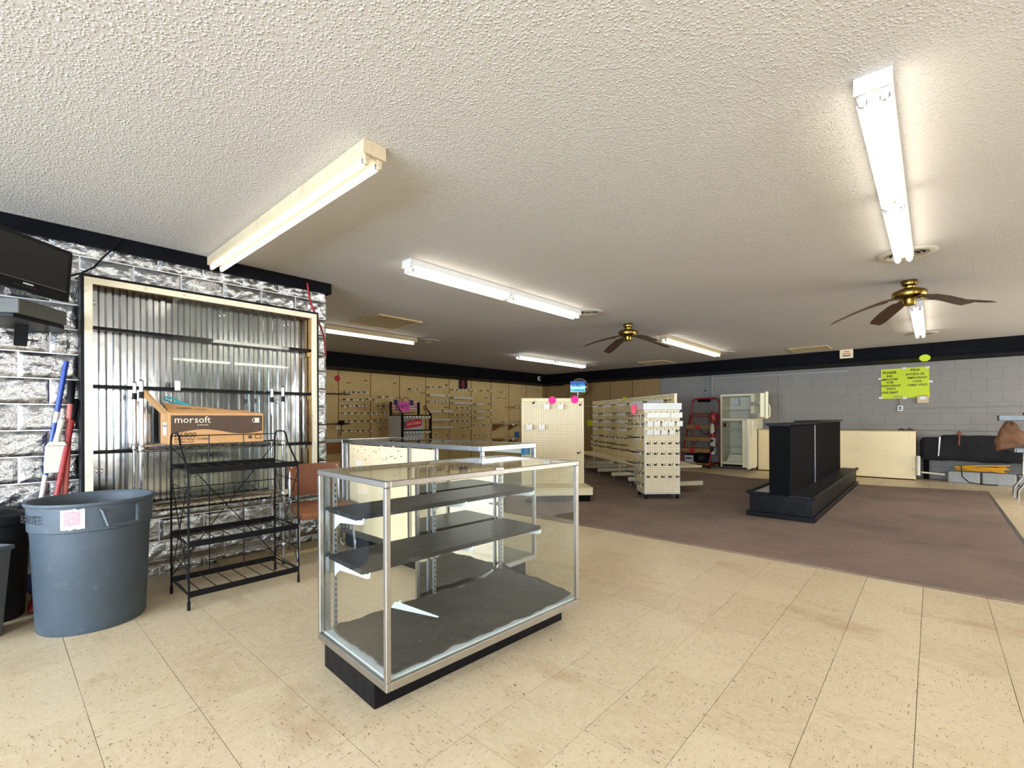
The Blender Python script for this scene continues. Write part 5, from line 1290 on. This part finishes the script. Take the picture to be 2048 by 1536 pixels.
# ------------------------------------------------------------------ steel prep table at the right edge
t = thing('steel_table', 'stainless steel table with an overshelf at the right frame edge', 'table', (1.55, 9.75, 0))
MB().box(-.72, -.30, .715, 1.2, .36, .728).box(-.72, -.30, .66, -.70, .36, .715).box(-.70, -.30, .66, 1.2, -.285, .715).build('table_top', 'steel', t, bevel=.004)
MB().box(-.86, -.24, 1.095, 1.2, .06, 1.104).box(-.86, -.24, 1.104, 1.2, -.232, 1.175).box(-.86, -.232, 1.104, -.852, .06, 1.175).build('overshelf', 'steel', t, bevel=.003)
MB().tube([(.2, .1, .725), (.2, .0, 1.096)], .015, 8).build('overshelf_post', 'chrome', t); MB().tube([(1.0, .1, .725), (1.0, .0, 1.096)], .015, 8).build('overshelf_post', 'chrome', t)
for x, s in ((-.57, -1), (1.1, 1)):
    for y in (-.2, .28):
        MB().tube([(x, y, .66), (x+s*.012, y, .28), (x+s*.10, y, .12), (x+s*.105, y, .0)], .0175, 10).build('leg', 'chrome', t, smooth=True)
        MB().lathe([(.018, 0), (.045, .008), (.045, .02), (.018, .026)], 14, (x+s*.012, y, .30)).build('collar', 'chrome', t, smooth=True)
MB().lathe([(.02, 1.175), (.024, 1.19), (.012, 1.22)], 10, (-.6, -.1, 0)).build('knob', 'rust_red', t)
def bag(u, v):
    a = u*2*PI; z = 1-v
    r = .03+.17*v**.8*(1-.25*max(0, v-.75)*4)
    tilt = .05*v
    n_ = .02*noise.noise(Vector((math.cos(a)*2, math.sin(a)*2, v*4)))
    return (.80+(r+n_)*math.cos(a)+tilt*.4, 9.66+(.35*r+n_)*math.sin(a), 1.0925-.36*v-(.06*math.cos(a-.3) if v > .9 else .06*math.cos(a-.3)*v)*-1)
m = MB().grid(bag, 24, 14); m.f.append(tuple(25*14+k for k in range(24)))
o = m.build('brown_bag', 'brown_bag', smooth=True); tag(o, 'crumpled brown bag hanging under the steel overshelf', 'bag')

# ------------------------------------------------------------------ signs and fittings on the grey wall
WF = WY-.006
t = thing('bait_sign', 'yellow-green bilingual live bait poster taped to the grey wall', 'sign', (-.41, WF-.001, 1.525), 0, rot=(0, math.radians(-.6), 0))
MB().box(-.36, -.003, 0, 0, 0, .585).box(0.0, -.0045, 0.005, .36, -.0012, .59).build('poster_sheet', 'lime', t)
def hand(s_, x, z, sz): text('lettering', s_, sz, 'ink_black', t, (x, -.0062, z), (PI/2, 0, 0), align='CENTER', sx=1.0, bold=.022)
for s_, x, z, sz in (('PLEASE', -.225, .51, .068), ('ASK', -.225, .44, .056), ('EMPLOYEE', -.225, .375, .056), ('FOR', -.22, .315, .056), ('ASSISTANCE', -.21, .25, .054), ('WITH', -.21, .19, .054), ('LIVE BAIT', -.225, .115, .062), ('Thank you!', -.11, .035, .03),
        ('PIDA', .16, .535, .062), ('AYUDA AL', .16, .455, .058), ('EMPLEADO', .185, .385, .058), ('CON', .18, .315, .056), ('CEBO VIVO', .19, .245, .056), ('Gracias!', .27, .035, .03)): hand(s_, x, z, sz)
for x, z in ((-.37, .02), (.0, .58), (.0, .0), (.34, .57), (.38, .30), (-.37, .40)): MB().box(x-.03, -.0055, z-.02, x+.03, -.0046, z+.02).build('tape', 'white_paper', t)
starburst('starburst', 12, .055, .066, 'lime', (-.107, 10.928, 2.19), 0, 'yellow-green oval starburst on the lower edge of the black soffit', sx=1.25)
t = thing('paper_notice', 'white paper notice pinned to the black soffit', 'sign', (-1.23, 10.930, 2.285))
MB().box(-.105, -.004, 0, .105, 0, .165).build('sheet', 'cream_metal', t)
for s_, z, sz, m in (('NOTICE', .125, .034, 'red_paper'), ('NO REFUNDS', .085, .03, 'ink_black'), ('ALL SALES FINAL', .045, .02, 'ink_black')):
    pass
for z, w_ in ((.12, .09), (.085, .13), (.052, .14), (.035, .10)): MB().box(-w_/2, -.0052, z, w_/2, -.0042, z+.012).build('print_line', 'red_paper' if z > .07 else 'ink_black', t)
o = MB().box(-.09, -.004, 0, .09, 0, .17).build('lime_note', 'lime'); o.location = (-7.55, WY-.065, .93); tag(o, 'yellow-green note on the brown pegboard behind the gondola', 'paper')
def pipe(name, pts, label, r=.011):
    o = MB().tube(pts, r, 7).build(name, 'conduit', smooth=True); tag(o, label, 'conduit'); return o
yv = WF-.012
pipe('conduit', [(-.48, yv, 1.52), (-.48, yv, 1.37)], 'thin grey conduit dropping to the wall outlet')
pipe('conduit', [(-.45, yv, 1.318), (1.7, yv, 1.345)], 'thin grey conduit running right from the wall outlet')
pipe('conduit', [(-.2, yv, .91), (1.7, yv, .905)], 'low horizontal grey conduit above the black tank')
pipe('conduit', [(-2.575, yv, 2.08), (-2.575, yv, .9)], 'vertical grey conduit behind the black gondola', .008)
pipe('conduit', [(-4.05, yv-.01, 2.2), (-4.05, yv-.01, .02)], 'vertical grey pipe between the ladder and the refrigerator', .02)
pipe('conduit', [(-4.16, yv-.008, 2.2), (-4.16, yv-.008, 1.0)], 'thin vertical grey conduit beside the red ladder')
o = MB().box(-4.03, yv-.03, 2.085, -1.30, yv+.006, 2.155).build('raceway', 'conduit', bevel=.006); tag(o, 'long horizontal grey raceway under the soffit above the refrigerator', 'raceway')
t = thing('wall_outlet', 'white duplex outlet on the grey wall below the bait poster', 'outlet', (-.48, WF-.004, 1.275))
MB().box(-.042, -.02, 0, .042, .004, .105).build('cover_plate', 'white_plastic', t, bevel=.004)
for z in (.024, .06): MB().box(-.022, -.0225, z, .022, -.0202, z+.024).build('socket', 'ink_black', t, bevel=.003)
t = thing('switch_box', 'beige wall box with a white plate just under the bait poster', 'outlet', (-.15, WF-.004, 1.42))
MB().box(-.085, -.03, 0, .085, .004, .14).build('case', 'outlet_beige', t, bevel=.008); MB().box(-.045, -.034, .07, .045, -.0302, .13).build('plate', 'white_plastic', t, bevel=.003)
t = thing('junction_box', 'small dark wall box above the red ladder', 'outlet', (-4.2, WF-.004, 1.78)); MB().box(-.03, -.03, 0, .03, .004, .1).build('case', 'conduit', t, bevel=.004); MB().box(-.02, -.033, .03, .02, -.0302, .07).build('plate', 'vent_dark', t)
